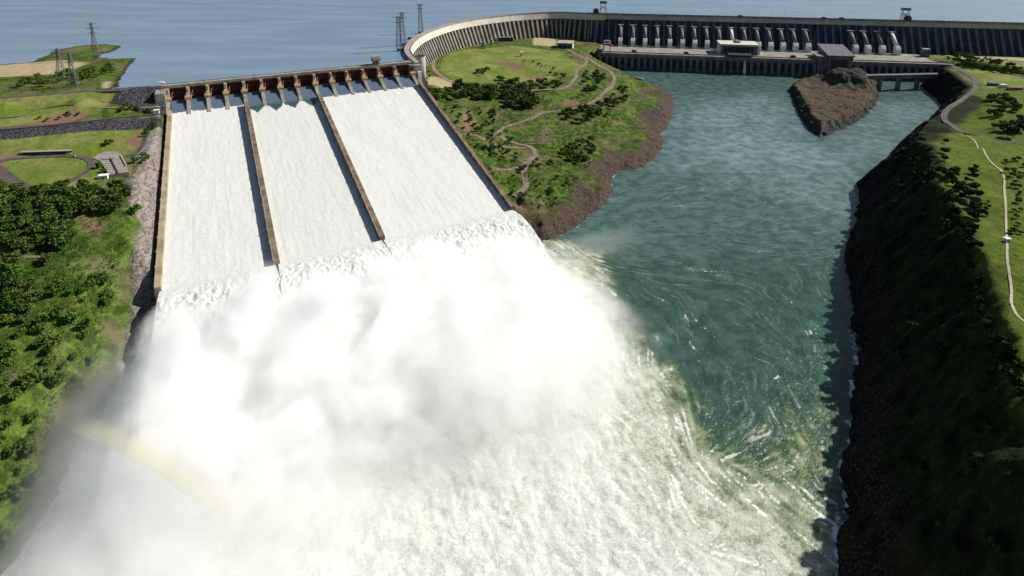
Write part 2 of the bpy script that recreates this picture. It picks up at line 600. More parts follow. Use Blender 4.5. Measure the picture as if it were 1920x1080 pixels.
def tile(x0, x1, y0, y1, st):
    xs = np.arange(x0, x1 + st * 0.5, st)
    ys = np.arange(y0, y1 + st * 0.5, st)
    X, Y = np.meshgrid(xs, ys, indexing='ij')
    x, y = X.ravel(), Y.ravel()
    z = height(x, y)
    left, right = region(x, y)
    dr = sdist(RIVER, x, y)
    up = inside(UPSTREAM, x, y)
    n1 = fbm(x, y, 30, 51, 4)
    n2 = fbm(x, y, 8, 61, 3)
    rock = np.where(left, sstep(9, 3, dr + 8 * n1), np.where(right, sstep(34, 14, dr + 14 * n1), sstep(17, 10, z + 5 * n1 + 0.05 * dr)))
    pale = soft(ROCKCUT, x + 5 * n1, y + 5 * n2, 6) * (1 - up)
    soil = np.zeros(x.shape)
    for q in SOILS:
        soil = np.maximum(soil, soft(q, x + 4 * n1, y + 4 * n2, 8))
    soil = np.maximum(soil, 0.7 * sstep(0.30, 0.55, fbm(x, y, 38, 77, 4)) * (~left) * (~right) * (z < 50))
    dry = np.zeros(x.shape)
    for q in DRYS:
        dry = np.maximum(dry, soft(q, x + 3 * n1, y + 3 * n2, 6))
    dark = np.maximum(soft(BASALT, x + 2 * n2, y + 2 * n1, 4), soft(RIPRAP, x + 2 * n2, y + 2 * n1, 3))
    dp = sdist(PROM, x, y)
    dark = np.maximum(dark, up * sstep(-7, -3, dp))
    lawn = np.zeros(x.shape)
    for q in LAWNS:
        lawn = np.maximum(lawn, soft(q, x + 3 * n1, y + 3 * n2, 10))
    lawn = np.where(right, sstep(64, 80, dr + 6 * n1), lawn)
    slope = np.where(right, np.where(x < 880, sstep(86, 68, dr + 6 * n1), sstep(50, 38, dr + 6 * n1) * (y < 1420)), 0)  # right-bank mask where shade is painted into the ground colour
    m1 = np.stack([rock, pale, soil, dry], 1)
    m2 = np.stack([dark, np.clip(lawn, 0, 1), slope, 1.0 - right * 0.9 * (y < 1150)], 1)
    nx, ny = len(xs), len(ys)
    I = np.arange(nx * ny).reshape(nx, ny)
    Q = np.stack([I[:-1, :-1], I[1:, :-1], I[1:, 1:], I[:-1, 1:]], -1).reshape(-1, 4)
    zq = z[Q].max(1)
    keep = np.where(up[Q].all(1), zq > 108, zq > -4)
    Q = Q[keep]
    used = np.unique(Q)
    mp = np.full(nx * ny, -1)
    mp[used] = np.arange(len(used))
    V = np.stack([x, y, z], 1)[used]
    o = grid_mesh('terrain', V, mp[Q], M['terrain'], {'m1': m1[used], 'm2': m2[used]})
    o['kind'] = 'structure'
    return o


# terrain material
t = NT('terrain')
a1, a2 = t.attr('m1'), t.attr('m2')
s1 = t.node('ShaderNodeSeparateColor')
t.l.new(a1.outputs['Color'], s1.inputs[0])
s2 = t.node('ShaderNodeSeparateColor')
t.l.new(a2.outputs['Color'], s2.inputs[0])
ps = t.pos()
nb = t.noise(ps, 0.02, 5)
nm = t.noise(ps, 0.09, 6, 0.62)
nf = t.noise(ps, 0.55, 5, 0.65)
wild = t.mix(t.step(nm, 0.40, 0.62), (0.034, 0.066, 0.010), (0.110, 0.168, 0.026))
wild = t.mix(t.math('MULTIPLY', t.step(nb, 0.46, 0.66), 0.75), wild, t.mix(nf, (0.13, 0.105, 0.06), (0.21, 0.175, 0.11)))
wild = t.mix(t.step(nf, 0.52, 0.66, 0, 0.65), wild, (0.018, 0.03, 0.006))
lawnc = t.mix(t.step(nb, 0.35, 0.65), (0.125, 0.175, 0.026), (0.225, 0.23, 0.075))
lawnc = t.mix(t.step(nm, 0.48, 0.7, 0, 0.6), lawnc, (0.085, 0.12, 0.022))
lawnr = t.mix(t.step(nm, 0.38, 0.66), (0.055, 0.095, 0.006), (0.115, 0.145, 0.014))
lawnr = t.mix(t.step(nf, 0.55, 0.7, 0, 0.6), lawnr, (0.030, 0.055, 0.006))
lawnc = t.mix(a2.outputs['Alpha'], lawnr, lawnc)
col = t.mix(s2.outputs[1], wild, lawnc)
col = t.mix(s1.outputs[2], col, t.mix(nf, (0.14, 0.075, 0.045), (0.26, 0.18, 0.12)))
col = t.mix(a1.outputs['Alpha'], col, t.mix(nm, (0.32, 0.27, 0.14), (0.48, 0.40, 0.25)))
rk = t.node('ShaderNodeTexVoronoi')
rk.inputs['Scale'].default_value = 0.10
t.l.new(ps, rk.inputs['Vector'])
rockc = t.mix(t.step(nf, 0.36, 0.66), (0.040, 0.030, 0.025), (0.175, 0.130, 0.105))
rockc = t.mix(t.math('MULTIPLY', rk.outputs['Distance'], 0.10), rockc, (0.03, 0.025, 0.022))
rockc = t.mix(t.step(nm, 0.55, 0.7, 0, 0.5), rockc, (0.12, 0.115, 0.05))
col = t.mix(s1.outputs[0], col, rockc)
col = t.mix(t.math('MULTIPLY', s2.outputs[2], 0.92), col, t.mix(s1.outputs[0], t.mix(t.step(nm, 0.42, 0.66), (0.003, 0.005, 0.002), (0.012, 0.020, 0.004)), t.mix(t.step(nf, 0.50, 0.66), (0.010, 0.009, 0.009), (0.085, 0.07, 0.062))))  # bank shade painted in: grass and rock blackened by the slope mask
pst = t.noise(t.pos((0.10, 0.055, 0.2)), 1.0, 6, 0.6, 2.0)
palec = t.mix(t.step(pst, 0.36, 0.62), (0.17, 0.14, 0.12), (0.40, 0.36, 0.33))
palec = t.mix(t.step(nf, 0.56, 0.68, 0, 0.4), palec, (0.10, 0.085, 0.065))
col = t.mix(s1.outputs[1], col, palec)
darkc = t.mix(t.step(nf, 0.47, 0.62), (0.018, 0.018, 0.022), (0.19, 0.185, 0.20))
col = t.mix(s2.outputs[0], col, darkc)
t.base(col, 0.95, 0.1)
rough = t.math('ADD', t.math('ADD', s1.outputs[0], s1.outputs[1]), s2.outputs[0])
hh = t.math('MULTIPLY', nf, t.math('ADD', 0.6, t.math('MULTIPLY', rough, 1.6)))
hh = t.math('ADD', hh, t.math('MULTIPLY', nm, t.math('ADD', 1.2, t.math('MULTIPLY', rough, 2.0))))
t.bump(hh, 0.9, 2.2)
M['terrain'] = t.m

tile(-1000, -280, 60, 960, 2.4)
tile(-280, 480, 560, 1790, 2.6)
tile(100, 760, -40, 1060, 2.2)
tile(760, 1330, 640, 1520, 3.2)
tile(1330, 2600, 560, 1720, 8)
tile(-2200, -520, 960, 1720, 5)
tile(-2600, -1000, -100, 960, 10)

# island
xs = np.arange(480, 960, 2.0)
ys = np.arange(960, 1480, 2.0)
X, Y = np.meshgrid(xs, ys, indexing='ij')
x, y = X.ravel(), Y.ravel()
dI = -sdist(ISL, x, y)
n1 = fbm(x, y, 40, 5, 4)
n2 = fbm(x, y, 11, 15, 3)
TOP1 = P(1600, 150, 22)
knoll = np.exp(-(((x - TOP1[0] - 10) / 55) ** 2 + ((y - TOP1[1] - 20) / 60) ** 2))
hI = np.minimum(17 + 3 * n1 + 20 * knoll * (1 + 0.5 * n1) + 7 * np.tanh(5 * (knoll - 0.42 + 0.35 * n1)) * (knoll > 0.02), (dI + 5 * n2) * 1.15) + 2.4 * n2 + 1.0 * fbm(x, y, 5, 44, 2)
cutI = dist_lines([P(1560, 195, 14)[:2], P(1590, 160, 16)[:2], P(1605, 140, 18)[:2]], x, y)
hI = np.where(dI < 0, np.maximum(dI * 0.8, -8), hI)
nx, ny = len(xs), len(ys)
I = np.arange(nx * ny).reshape(nx, ny)
Q = np.stack([I[:-1, :-1], I[1:, :-1], I[1:, 1:], I[:-1, 1:]], -1).reshape(-1, 4)
Q = Q[hI[Q].max(1) > -4]
used = np.unique(Q)
mp = np.full(nx * ny, -1)
mp[used] = np.arange(len(used))
zI = np.zeros_like(x)
m1 = np.stack([np.clip(0.75 + 0.5 * n1 + sstep(14.5, 10, hI + 3 * n2) + 0.6 * sstep(24, 32, hI), 0, 1), zI, 0.35 * sstep(0.1, -0.3, n1), 0.30 * sstep(-0.2, 0.4, n1) * (hI > 12)], 1)
m2 = np.stack([0.75 * sstep(13, 9, hI + 3 * n2) + 0.5 * sstep(23, 31, hI), zI, zI + 0.1, zI + 1], 1)
o = grid_mesh('terrain', np.stack([x, y, hI], 1)[used], mp[Q], M['terrain'], {'m1': m1[used], 'm2': m2[used]})
tag(o, kind='structure')


def hz(x, y):
    return float(height(np.array([x], float), np.array([y], float))[0])


# ------------------------------------------------------------------ water
t = NT('reservoir_water')
ps = t.pos((1, 1, 1))
nl = t.noise(t.pos((0.0035, 0.012, 1)), 1.0, 5)
t.base(t.mix(t.step(nl, 0.35, 0.65), (0.17, 0.245, 0.335), (0.215, 0.295, 0.375)), t.step(nl, 0.3, 0.7, 0.22, 0.34), 0.5)
t.b.inputs['IOR'].default_value = 1.33
t.bump(t.math('ADD', t.noise(t.pos((0.03, 0.06, 1)), 1.0, 5, 0.6), t.math('MULTIPLY', nl, 2.0)), 0.25, 2.0)
M['reservoir'] = t.m
mb = MB()
pl = [S(2, -6, 0)[:2]] + [S(5, -8, 0)[:2], S(380, -8, 0)[:2]] + [(q.x - 0, q.y) for q in CURVE[::3]] + [mline(2700, 2, 0)[:2], (9000, 1000), (30000, 40000), (-30000, 40000), (-30000, -2000), (-2700, 60)]
pl += [(a, b) for a, b in reversed(CREST_L[1:])]
mb.v = [(a, b, 115.0) for a, b in pl]
mb.f = [tuple(range(len(pl)))]
o = mb.build('reservoir_water', 'reservoir')
tag(o, kind='structure')
import bmesh
bm = bmesh.new()
bm.from_mesh(o.data)
bmesh.ops.triangulate(bm, faces=bm.faces[:])
for f_ in bm.faces:
    if f_.normal.z < 0:
        f_.normal_flip()
bm.to_mesh(o.data)
bm.free()

# flow strokes for the river (photo pixels), turned into a direction field on the water
strokes = [(1000, 470, 1100, 560), (1140, 560, 1200, 680), (1250, 750, 1330, 880), (1330, 880, 1480, 975), (1480, 975, 1560, 1010), (800, 900, 850, 1050), (1000, 800, 1080, 950), (1150, 850, 1250, 1000),
           (1290, 500, 1420, 515), (1480, 530, 1550, 620), (1560, 640, 1580, 760), (1560, 800, 1562, 900), (1450, 700, 1530, 820), (1400, 880, 1490, 830), (1350, 620, 1450, 660), (1250, 600, 1330, 700),
           (1400, 400, 1500, 365), (1200, 400, 1350, 370), (1300, 250, 1450, 240), (500, 900, 550, 1000), (1500, 930, 1560, 1000), (1150, 480, 1280, 490), (1450, 440, 1570, 430), (1380, 800, 1300, 860), (900, 600, 980, 720), (1200, 760, 1260, 860), (1300, 960, 1420, 1040), (1100, 900, 1180, 1040)]
SV = []
for a, b, c_, d_ in strokes:
    q0, q1 = P(a, b, 0), P(c_, d_, 0)
    an = math.atan2(q1[1] - q0[1], q1[0] - q0[0])
    SV.append(((q0[0] + q1[0]) / 2, (q0[1] + q1[1]) / 2, an))
GX0, GY0, GS = -460.0, 110.0, 1.35
gx = np.arange(GX0, 640, GS)
gy = np.arange(GY0, 840, GS)
X, Y = np.meshgrid(gx, gy, indexing='ij')
cs = np.zeros(X.shape)
sn = np.zeros(X.shape)
for a, b, an in SV:
    wt = ((X - a) ** 2 + (Y - b) ** 2 + 400) ** -1.5
    cs += wt * math.cos(2 * an)
    sn += wt * math.sin(2 * an)
ang = 0.5 * np.arctan2(sn, cs) + 0.85 * fbm(X, Y, 34, 91, 4)
base = np.random.default_rng(5).random(X.shape)
base2 = np.random.default_rng(6).random(((X.shape[0] + 1) // 2, (X.shape[1] + 1) // 2)).repeat(2, 0).repeat(2, 1)[:X.shape[0], :X.shape[1]]
nxg, nyg = X.shape


def lic(tex, n, stp):
    acc = tex.copy()
    for sg in (1, -1):
        px, py = np.meshgrid(np.arange(nxg, dtype=float), np.arange(nyg, dtype=float), indexing='ij')
        pa = ang.copy()
        for k in range(n):
            px = np.clip(px + sg * stp * np.cos(pa), 0, nxg - 1)
            py = np.clip(py + sg * stp * np.sin(pa), 0, nyg - 1)
            ii, jj = px.round().astype(int), py.round().astype(int)
            na = ang[ii, jj]
            fl = np.cos(na - pa) < 0
            pa = np.where(fl, na + math.pi, na)
            acc += tex[ii, jj]
    acc /= 2 * n + 1
    acc = (acc - acc.mean()) / acc.std()
    return acc


L1 = lic(base, 7, 0.9)
L2 = lic(base2, 13, 1.0)
imp = (np.random.default_rng(15).random(X.shape) < 0.030).astype(float)
imp2 = (np.random.default_rng(16).random(X.shape) < 0.006).astype(float)
L3 = np.maximum(lic(imp, 6, 1.0), 0) * (0.9 + 0.6 * fbm(X, Y, 22, 951, 3)) + 0.45 * np.maximum(lic(imp2, 12, 1.0), 0)
L3 = np.clip(L3 / np.quantile(L3, 0.975), 0, 1)
LI = 0.55 * L1 + 0.5 * L2 + 0.55 * (lambda q: (q - q.mean()) / q.std())(fbm(X, Y, 7, 601, 4))

# aerated water outline
FOAM = PP([(990, 440), (1060, 462), (1105, 478), (1128, 505), (1138, 560), (1155, 610), (1185, 650), (1225, 690), (1252, 735), (1268, 790), (1300, 850), (1345, 905), (1400, 945), (1470, 972), (1530, 985), (1570, 1010), (1572, 1085)], 0) + [(150, 100), (-300, 100), (-345, 480)]
OLIVE = PP([(1225, 690), (1290, 740), (1330, 800), (1400, 840), (1450, 790), (1530, 740), (1575, 800), (1570, 900), (1570, 1010), (1480, 985), (1400, 960), (1330, 900), (1270, 800)], 0)
SKY_SHEEN = PP([(1265, 195), (1370, 178), (1470, 180), (1500, 225), (1540, 262), (1600, 238), (1660, 190), (1760, 200), (1690, 262), (1600, 340), (1560, 400), (1400, 330), (1260, 330), (1210, 300)], 0)  # far water whose colour is lightened to stand for reflected sky
STREAKS = [([(1280, 497), (1330, 508), (1390, 512), (1440, 520), (1490, 536)], 15), ([(1480, 565), (1510, 600), (1540, 650), (1560, 700)], 11), ([(1440, 690), (1500, 730), (1540, 790)], 14), ([(1400, 870), (1460, 840), (1520, 800)], 12),
           ([(1145, 560), (1165, 630), (1200, 690), (1240, 760)], 11), ([(1250, 820), (1300, 860), (1320, 900)], 14), ([(1592, 580), (1600, 640), (1602, 700), (1596, 760), (1586, 850), (1575, 930), (1566, 1020)], 3.4), ([(1530, 880), (1550, 940), (1565, 1000)], 8),
           ([(1600, 300), (1560, 240), (1500, 215), (1400, 200)], 0.1), ([(1230, 560), (1300, 600), (1370, 650)], 8), ([(1290, 640), (1330, 720), (1340, 780)], 8)]


def river_attr(x, y):
    n = fbm(x, y, 26, 71, 4)
    n2 = fbm(x, y, 9, 81, 3)
    d = sdist(FOAM, x + 10 * n, y + 10 * fbm(x, y, 26, 171, 4))
    foam = sstep(9, -9, d + 5 * n2)
    deep = sstep(-20, -150, d)
    st = np.zeros(x.shape)
    for pl, wd in STREAKS:
        ds = dist_lines(PP(pl, 0), x + 5 * n, y + 5 * n2)
        st = np.maximum(st, np.exp(-(ds / (wd * 0.8)) ** 2) * (0.36 if wd == 15 else 0.55))
    ol = soft(OLIVE, x + 16 * n, y + 16 * n2, 40)
    return foam, deep, st, ol, n, n2


def sample(G, x, y):
    i = np.clip((x - GX0) / GS, 0, nxg - 1.001)
    j = np.clip((y - GY0) / GS, 0, nyg - 1.001)
    i0, j0 = i.astype(int), j.astype(int)
    fi, fj = i - i0, j - j0
    return (G[i0, j0] * (1 - fi) + G[i0 + 1, j0] * fi) * (1 - fj) + (G[i0, j0 + 1] * (1 - fi) + G[i0 + 1, j0 + 1] * fi) * fj


t = NT('river_water')
a1 = t.attr('w1')
s1 = t.node('ShaderNodeSeparateColor')
t.l.new(a1.outputs['Color'], s1.inputs[0])
foam_, lic_, ol_ = s1.outputs[0], s1.outputs[1], s1.outputs[2]
stk_ = a1.outputs['Alpha']
ps = t.pos()
nf = t.noise(ps, 0.45, 5, 0.65, 1.0)
nm = t.noise(ps, 0.06, 4)
licn = t.math('ADD', lic_, t.math('MULTIPLY', t.math('SUBTRACT', nf, 0.5), 0.8))
farf = t.attr('w2')
s3 = t.node('ShaderNodeSeparateColor')
t.l.new(farf.outputs['Color'], s3.inputs[0])
deepc = t.mix(t.step(nm, 0.35, 0.65), (0.019, 0.060, 0.044), (0.045, 0.096, 0.075))
deepc = t.mix(t.step(licn, 0.55, 1.0, 0, 0.35), deepc, (0.05, 0.13, 0.11))
deepc = t.mix(s3.outputs[0], deepc, t.mix(t.step(nm, 0.35, 0.65), (0.15, 0.215, 0.225), (0.28, 0.36, 0.385)))  # sky reflection painted into the far water colour
# aeration: teal -> olive -> pale cream -> white
ae = t.math('ADD', t.math('ADD', foam_, t.math('MULTIPLY', ol_, 0.30)), t.math('MULTIPLY', t.math('SUBTRACT', licn, 0.5), t.math('ADD', 0.05, t.math('MULTIPLY', t.step(t.math('ADD', foam_, ol_), 0.02, 0.35), 0.52))))
col = t.mix(t.step(ae, 0.04, 0.26), deepc, (0.060, 0.105, 0.052))
col = t.mix(t.step(ae, 0.20, 0.46), col, (0.195, 0.24, 0.135))
col = t.mix(t.step(ae, 0.42, 0.72), col, (0.45, 0.465, 0.365))
col = t.mix(t.step(ae, 0.66, 1.05), col, (0.60, 0.61, 0.555))
# white filaments drawn out along the current, kept where the water is aerated
fil = t.math('ADD', s3.outputs[1], t.math('MULTIPLY', t.math('SUBTRACT', nf, 0.5), 0.8))
keep = t.step(t.math('ADD', t.math('ADD', foam_, t.math('MULTIPLY', ol_, 0.35)), t.math('MULTIPLY', t.math('SUBTRACT', nm, 0.5), 0.8)), 0.05, 0.55, 0.08, 0.9)
fine = t.noise(ps, 0.13, 5, 0.62, 1.6)
rdg = t.math('SUBTRACT', 1.0, t.math('MULTIPLY', t.math('ABSOLUTE', t.math('SUBTRACT', fine, 0.5)), 11.0))
rdg = t.math('MULTIPLY', t.step(rdg, 0.2, 0.9), t.step(foam_, 0.2, 0.6, 0.0, 0.35))
wht = t.math('MAXIMUM', rdg, t.math('MULTIPLY', t.step(fil, 0.34, 0.72), keep))
wht = t.math('MAXIMUM', wht, t.math('MULTIPLY', t.step(t.math('ADD', stk_, t.math('MULTIPLY', t.math('SUBTRACT', nf, 0.5), 1.1)), 0.40, 0.70), 0.9))
col = t.mix(wht, col, (0.84, 0.85, 0.82))
th = t.math('MAXIMUM', wht, t.math('MULTIPLY', ae, 0.8))
t.base(col, t.step(th, 0.2, 0.6, 0.24, 0.8), 0.5)
t.b.inputs['IOR'].default_value = 1.33
bh = t.math('ADD', t.math('MULTIPLY', licn, 0.55), t.math('ADD', nf, t.math('MULTIPLY', t.noise(t.pos((0.12, 0.2, 1)), 1.0, 5, 0.6), 1.3)))
t.bump(bh, 0.45, 1.0)
M['river'] = t.m


def river_tile(x0, x1, y0, y1, st, near):
    xs = np.arange(x0, x1 + st * 0.5, st)
    ys = np.arange(y0, y1 + st * 0.5, st)
    X, Y = np.meshgrid(xs, ys, indexing='ij')
    x, y = X.ravel(), Y.ravel()
    foam, deep, st_, ol, n, n2 = river_attr(x, y)
    if near:
        li = sample(LI, x, y)
    else:
        li = fbm(x * 0.35 + 0.2 * y, y, 9, 23, 4) * 1.6
    l01 = np.clip(0.5 + 0.22 * li, 0, 1)
    dr = sdist(RIVER, x, y)
    ds_ = sdist(FOAM, x + 14 * n, y + 14 * fbm(x, y, 26, 171, 4))
    foam = np.clip(np.interp(ds_ + 6 * n2, [-95, -45, -16, 0, 16, 34], [1.05, 0.80, 0.56, 0.36, 0.13, 0.0]), 0, 1.05)
    l3 = sample(L3, x, y) if near else np.zeros(x.shape)
    f = np.sqrt(st_) * np.clip(l3 * 1.2 + 0.35 * n2 + 0.25 * fbm(x, y, 4, 717, 2), 0, 1) * 0.9
    dsh = dist_lines(PP(rb2_px, 0), x, y)
    f = np.maximum(f, sstep(6, 1.0, dsh + 5 * n2 + 3 * n) * sstep(560, 470, y) * (0.45 + 0.5 * fbm(x, y, 4, 811, 3)))
    f = np.maximum(f, 0.55 * sstep(4.5, 1.5, np.abs(dr) + 3 * n2 + 3 * n) * (y < 1150) * sstep(0.0, 0.4, n))
    n3 = fbm(x, y, 5, 401, 3)
    z = 0.18 * n2 + 0.10 * li + np.minimum(foam, 1) * (0.9 * n + 0.6 * n2 + 0.45 * n3 + 0.04 * li) + 0.35 * f * (0.5 + n2)
    I = np.arange(len(x)).reshape(len(xs), len(ys))
    Q = np.stack([I[:-1, :-1], I[1:, :-1], I[1:, 1:], I[:-1, 1:]], -1).reshape(-1, 4)
    Q = Q[dr[Q].min(1) < 16]
    used = np.unique(Q)
    mp = np.full(len(x), -1)
    mp[used] = np.arange(len(used))
    w1 = np.stack([foam, l01, ol, f], 1)
    sheen = 0.9 * soft(SKY_SHEEN, x + 40 * n, y + 40 * fbm(x, y, 60, 19, 3), 170)
    sheen = np.maximum(sheen * (0.72 + 0.28 * fbm(x, y, 45, 29, 4)), 0.18 * sstep(520, 700, y))
    w2 = np.stack([sheen, l3, sheen, sheen], 1)
    o = grid_mesh('river_water', np.stack([x, y, z], 1)[used], mp[Q], M['river'], {'w1': w1[used], 'w2': w2[used]})
    return tag(o, kind='structure')


river_tile(-420, 600, 110, 830, 1.35, True)
river_tile(-20, 1160, 830, 1620, 4.0, False)
river_tile(600, 1160, 600, 830, 4.0, False)

# ------------------------------------------------------------------ spillway
sp = empty('spillway', S(190, 0, 60), 'gated concrete spillway with three white-water chutes beside the green hill', 'spillway')
WU = PU[14]
mb = MB()
mb.box(-6, WU + 6, -15, 0, 116.4, 120.0, S)
for vv in (-15, -0.7):
    mb.box(-6, WU + 6, vv, vv + 0.7, 120.0, 121.2, S)
br = mb.build('crest_bridge', 'concrete', sp)
mb = MB()
mb.box(-6, WU + 6, -12.5, -4, 120.0, 120.12, S)
mb.build('roadway', 'concrete_pink', br)
mb = MB()
mb.box(-6, WU + 6, -8, 4, 40, 92, S)
mb.box(-6, WU + 6, -15, -8, 60, 116.4, S)
mb.build('weir', 'concrete_dark', sp)
PROF = [(-15, 60), (-15, 116.3), (1.5, 116.3), (11, 113), (24, 101), (44, 91), (57, 88), (59, 60)]
for k, u in enumerate(PU):
    th = 2.6
    o = MB().prism(PROF, lambda q: S(u - th, q[0], q[1]), lambda q: S(u + th, q[0], q[1])).build('pier', 'concrete', sp)
    mb = MB()
    a = max(u - 4.6, -5)
    b = min(u + 4.6, WU + 5)
    mb.prism([(14, 102.5), (14, 106), (20, 107.5), (24, 105), (24, 101), (18, 100)], lambda q: S(a, q[0], q[1]), lambda q: S(b, q[0], q[1]))
    mb.box(u - 1.6, u + 1.6, 2, 15, 112, 117.4, S)
    mb.build('trunnion_beam', 'trunnion', o)
for k in range(14):
    a, b = PU[k] + 2.7, PU[k + 1] - 2.7
    mb = MB()
    rows = []
    for i in range(9):
        z = 101 + 15 * i / 8
        dv = 3.0 - 3.2 * math.sin(math.pi * i / 8)
        rows.append([S(a, dv, z), S(b, dv, z), S(b, dv + 0.8, z), S(a, dv + 0.8, z)])
    mb.sweep(None, rows, True)
    for i in (1, 3, 5, 7):
        z = 101 + 15 * i / 8
        mb.box(a, b, 2.2, 3.4, z - 0.3, z + 0.3, S)
    g = mb.build('radial_gate', 'gate_red', sp)
    for s_ in (0.18, 0.82):
        uu = a + (b - a) * s_
        ue = a + 1.2 if s_ < 0.5 else b - 1.2
        mb = MB()
        mb.tube(S(uu, 2.5, 111), S(ue, 17, 105), 0.55, n=6)
        mb.tube(S(uu, 2.5, 103), S(ue, 17, 105), 0.55, n=6)
        mb.build('gate_arm', 'steel_red', g)
# training walls (each its own line read from the photograph)
WALLS = [(0, PU[0], 2.6, 'wall_tan'), (4, PU[4], 3.0, 'wall_brown'), (8, PU[8], 3.0, 'wall_brown'), (14, PU[14], 2.6, 'wall_brown')]
WPIX = {0: [(318, 178), (327, 203), (318, 260), (305, 400), (297, 548)], 4: [(459, 172), (520, 498)], 8: [(592, 163), (718, 446)], 14: [(778, 136), (960, 385)]}
WLINE = {}


def proj(x, y, z):
    h = HC - z
    zc = y * CP + h * SP
    return 960 + F * x / zc, CYP + F * (h * CP - y * SP) / zc


for k, u, hw, mt in WALLS:
    yy = [q[1] for q in WPIX[k]]
    xx = [q[0] for q in WPIX[k]]
    vv_, uu_ = [0.0, 50.0], [u, u]
    for v in np.linspace(90, LIP, 7):
        lo, hi = u - 60, u + 60
        for _ in range(50):
            m = (lo + hi) / 2
            px, py = proj(*S(m, v, zwall(v)))
            i = int(np.clip(np.searchsorted(yy, py), 1, len(yy) - 1))
            f_ = (py - yy[i - 1]) / (yy[i] - yy[i - 1])
            if px < xx[i - 1] + (xx[i] - xx[i - 1]) * f_:
                lo = m
            else:
                hi = m
        vv_.append(v)
        uu_.append(m)
    # keep the wall straight: fit one line to the read points
    c_ = np.polyfit(vv_[2:], uu_[2:], 1)
    WLINE[k] = ([0, 60, LIP, LIP + 200], [u, 0.5 * u + 0.5 * np.polyval(c_, 60), np.polyval(c_, LIP), np.polyval(c_, LIP + 200)])


def uwall(k, v):
    return float(np.interp(v, *WLINE[k]))


for k, u, hw, mt in WALLS:
    mb = MB()
    rows = []
    vl = [52 + (LIP - 52) * i / 59 for i in range(60)]
    for v in vl:
        uu, zt = uwall(k, v), zwall(v)
        rows.append([S(uu - hw * 1.5, v, zt - 26), S(uu - hw, v, zt), S(uu + hw, v, zt), S(uu + hw * 1.5, v, zt - 26)])
    mb.sweep(None, rows, True)
    wobj = mb.build('chute_wall', mt, sp)
    mb = MB()
    rows = []
    for v in vl:
        uu, zt = uwall(k, v), zwall(v)
        rows.append([S(uu - hw - 0.15, v, zt), S(uu - hw - 0.15, v, zt + 1.1), S(uu - hw + 0.5, v, zt + 1.1), S(uu - hw + 0.5, v, zt)])
    mb.sweep(None, rows, True)
    mb.build('wall_parapet', 'wall_tan', wobj)
    for i in range(1, 16):
        v = 60 + (LIP - 66) * i / 16
        uu, zt = uwall(k, v), zwall(v)
        MB().box(uu - hw - 1.0, uu - hw - 0.2, v - 1.0, v + 1.0, zt - 5, zt + 1.3, S).build('wall_pilaster', 'wall_tan', wobj)


# right end block and slab under the chutes
mb = MB()
mb.box(WU + 2.7, WU + 16, -15, 20, 50, 117.5, S)
mb.box(WU + 2.7, WU + 24, -15, 2, 50, 119.6, S)
mb.build('abutment', 'concrete', sp)
mb = MB()
mb.box(WU + 9, WU + 15.5, 20, 25, 50, 106, S)
mb.build('abutment_column', 'concrete_white', sp)
mb = MB()
mb.box(-14, -1, -15, 34, 50, 117.5, S)
mb.build('abutment', 'concrete', sp)
for ka, kb in ((0, 4), (4, 8), (8, 14)):
    mb = MB()
    rows = []
    for i in range(30):
        v = 4 + (LIP - 6) * i / 29
        a, b = uwall(ka, v), uwall(kb, v)
        zt = float(zwat(v)) - 2.2
        rows.append([S(a, v, zt - 10), S(a, v, zt), S(b, v, zt), S(b, v, zt - 10)])
    mb.sweep(None, rows, True)
    mb.build('chute_floor', 'concrete_dark', sp)

# water in the chutes
t = NT('chute_water')
a1 = t.attr('w1')
s1 = t.node('ShaderNodeSeparateColor')
t.l.new(a1.outputs['Color'], s1.inputs[0])
uvn = t.node('ShaderNodeCombineXYZ')
sepu = t.attr('w2')
s2 = t.node('ShaderNodeSeparateColor')
t.l.new(sepu.outputs['Color'], s2.inputs[0])
t.l.new(t.math('MULTIPLY', s2.outputs[0], 100.0), uvn.inputs[0])
t.l.new(t.math('MULTIPLY', s2.outputs[1], 22.0), uvn.inputs[1])
n1 = t.noise(uvn.outputs[0], 1.4, 5, 0.65, 0.6)
n2 = t.noise(t.pos(), 1.3, 3, 0.7)
nn = t.math('ADD', t.math('MULTIPLY', n1, 0.45), t.math('MULTIPLY', n2, 0.55))
uv2 = t.node('ShaderNodeCombineXYZ')
t.l.new(t.math('MULTIPLY', s2.outputs[0], 26.0), uv2.inputs[0])
t.l.new(t.math('MULTIPLY', s2.outputs[1], 0.9), uv2.inputs[1])
long_ = t.noise(uv2.outputs[0], 1.0, 4, 0.6)
th = t.math('ADD', s1.outputs[0], t.math('MULTIPLY', t.math('SUBTRACT', n1, 0.5), 1.1))
white = t.mix(t.step(nn, 0.36, 0.60), t.mix(s1.outputs[2], (0.56, 0.57, 0.545), (0.47, 0.50, 0.45)), (0.72, 0.72, 0.70))
white = t.mix(t.step(long_, 0.50, 0.68, 0, 0.28), white, (0.40, 0.425, 0.40))
smooth_c = t.mix(s1.outputs[1], (0.10, 0.135, 0.185), (0.045, 0.085, 0.085))
t.base(t.mix(t.step(th, 0.35, 0.65), smooth_c, white), t.step(th, 0.35, 0.6, 0.15, 0.75), 0.4)
t.bump(nn, 0.3, 0.6)
M['chute_water'] = t.m
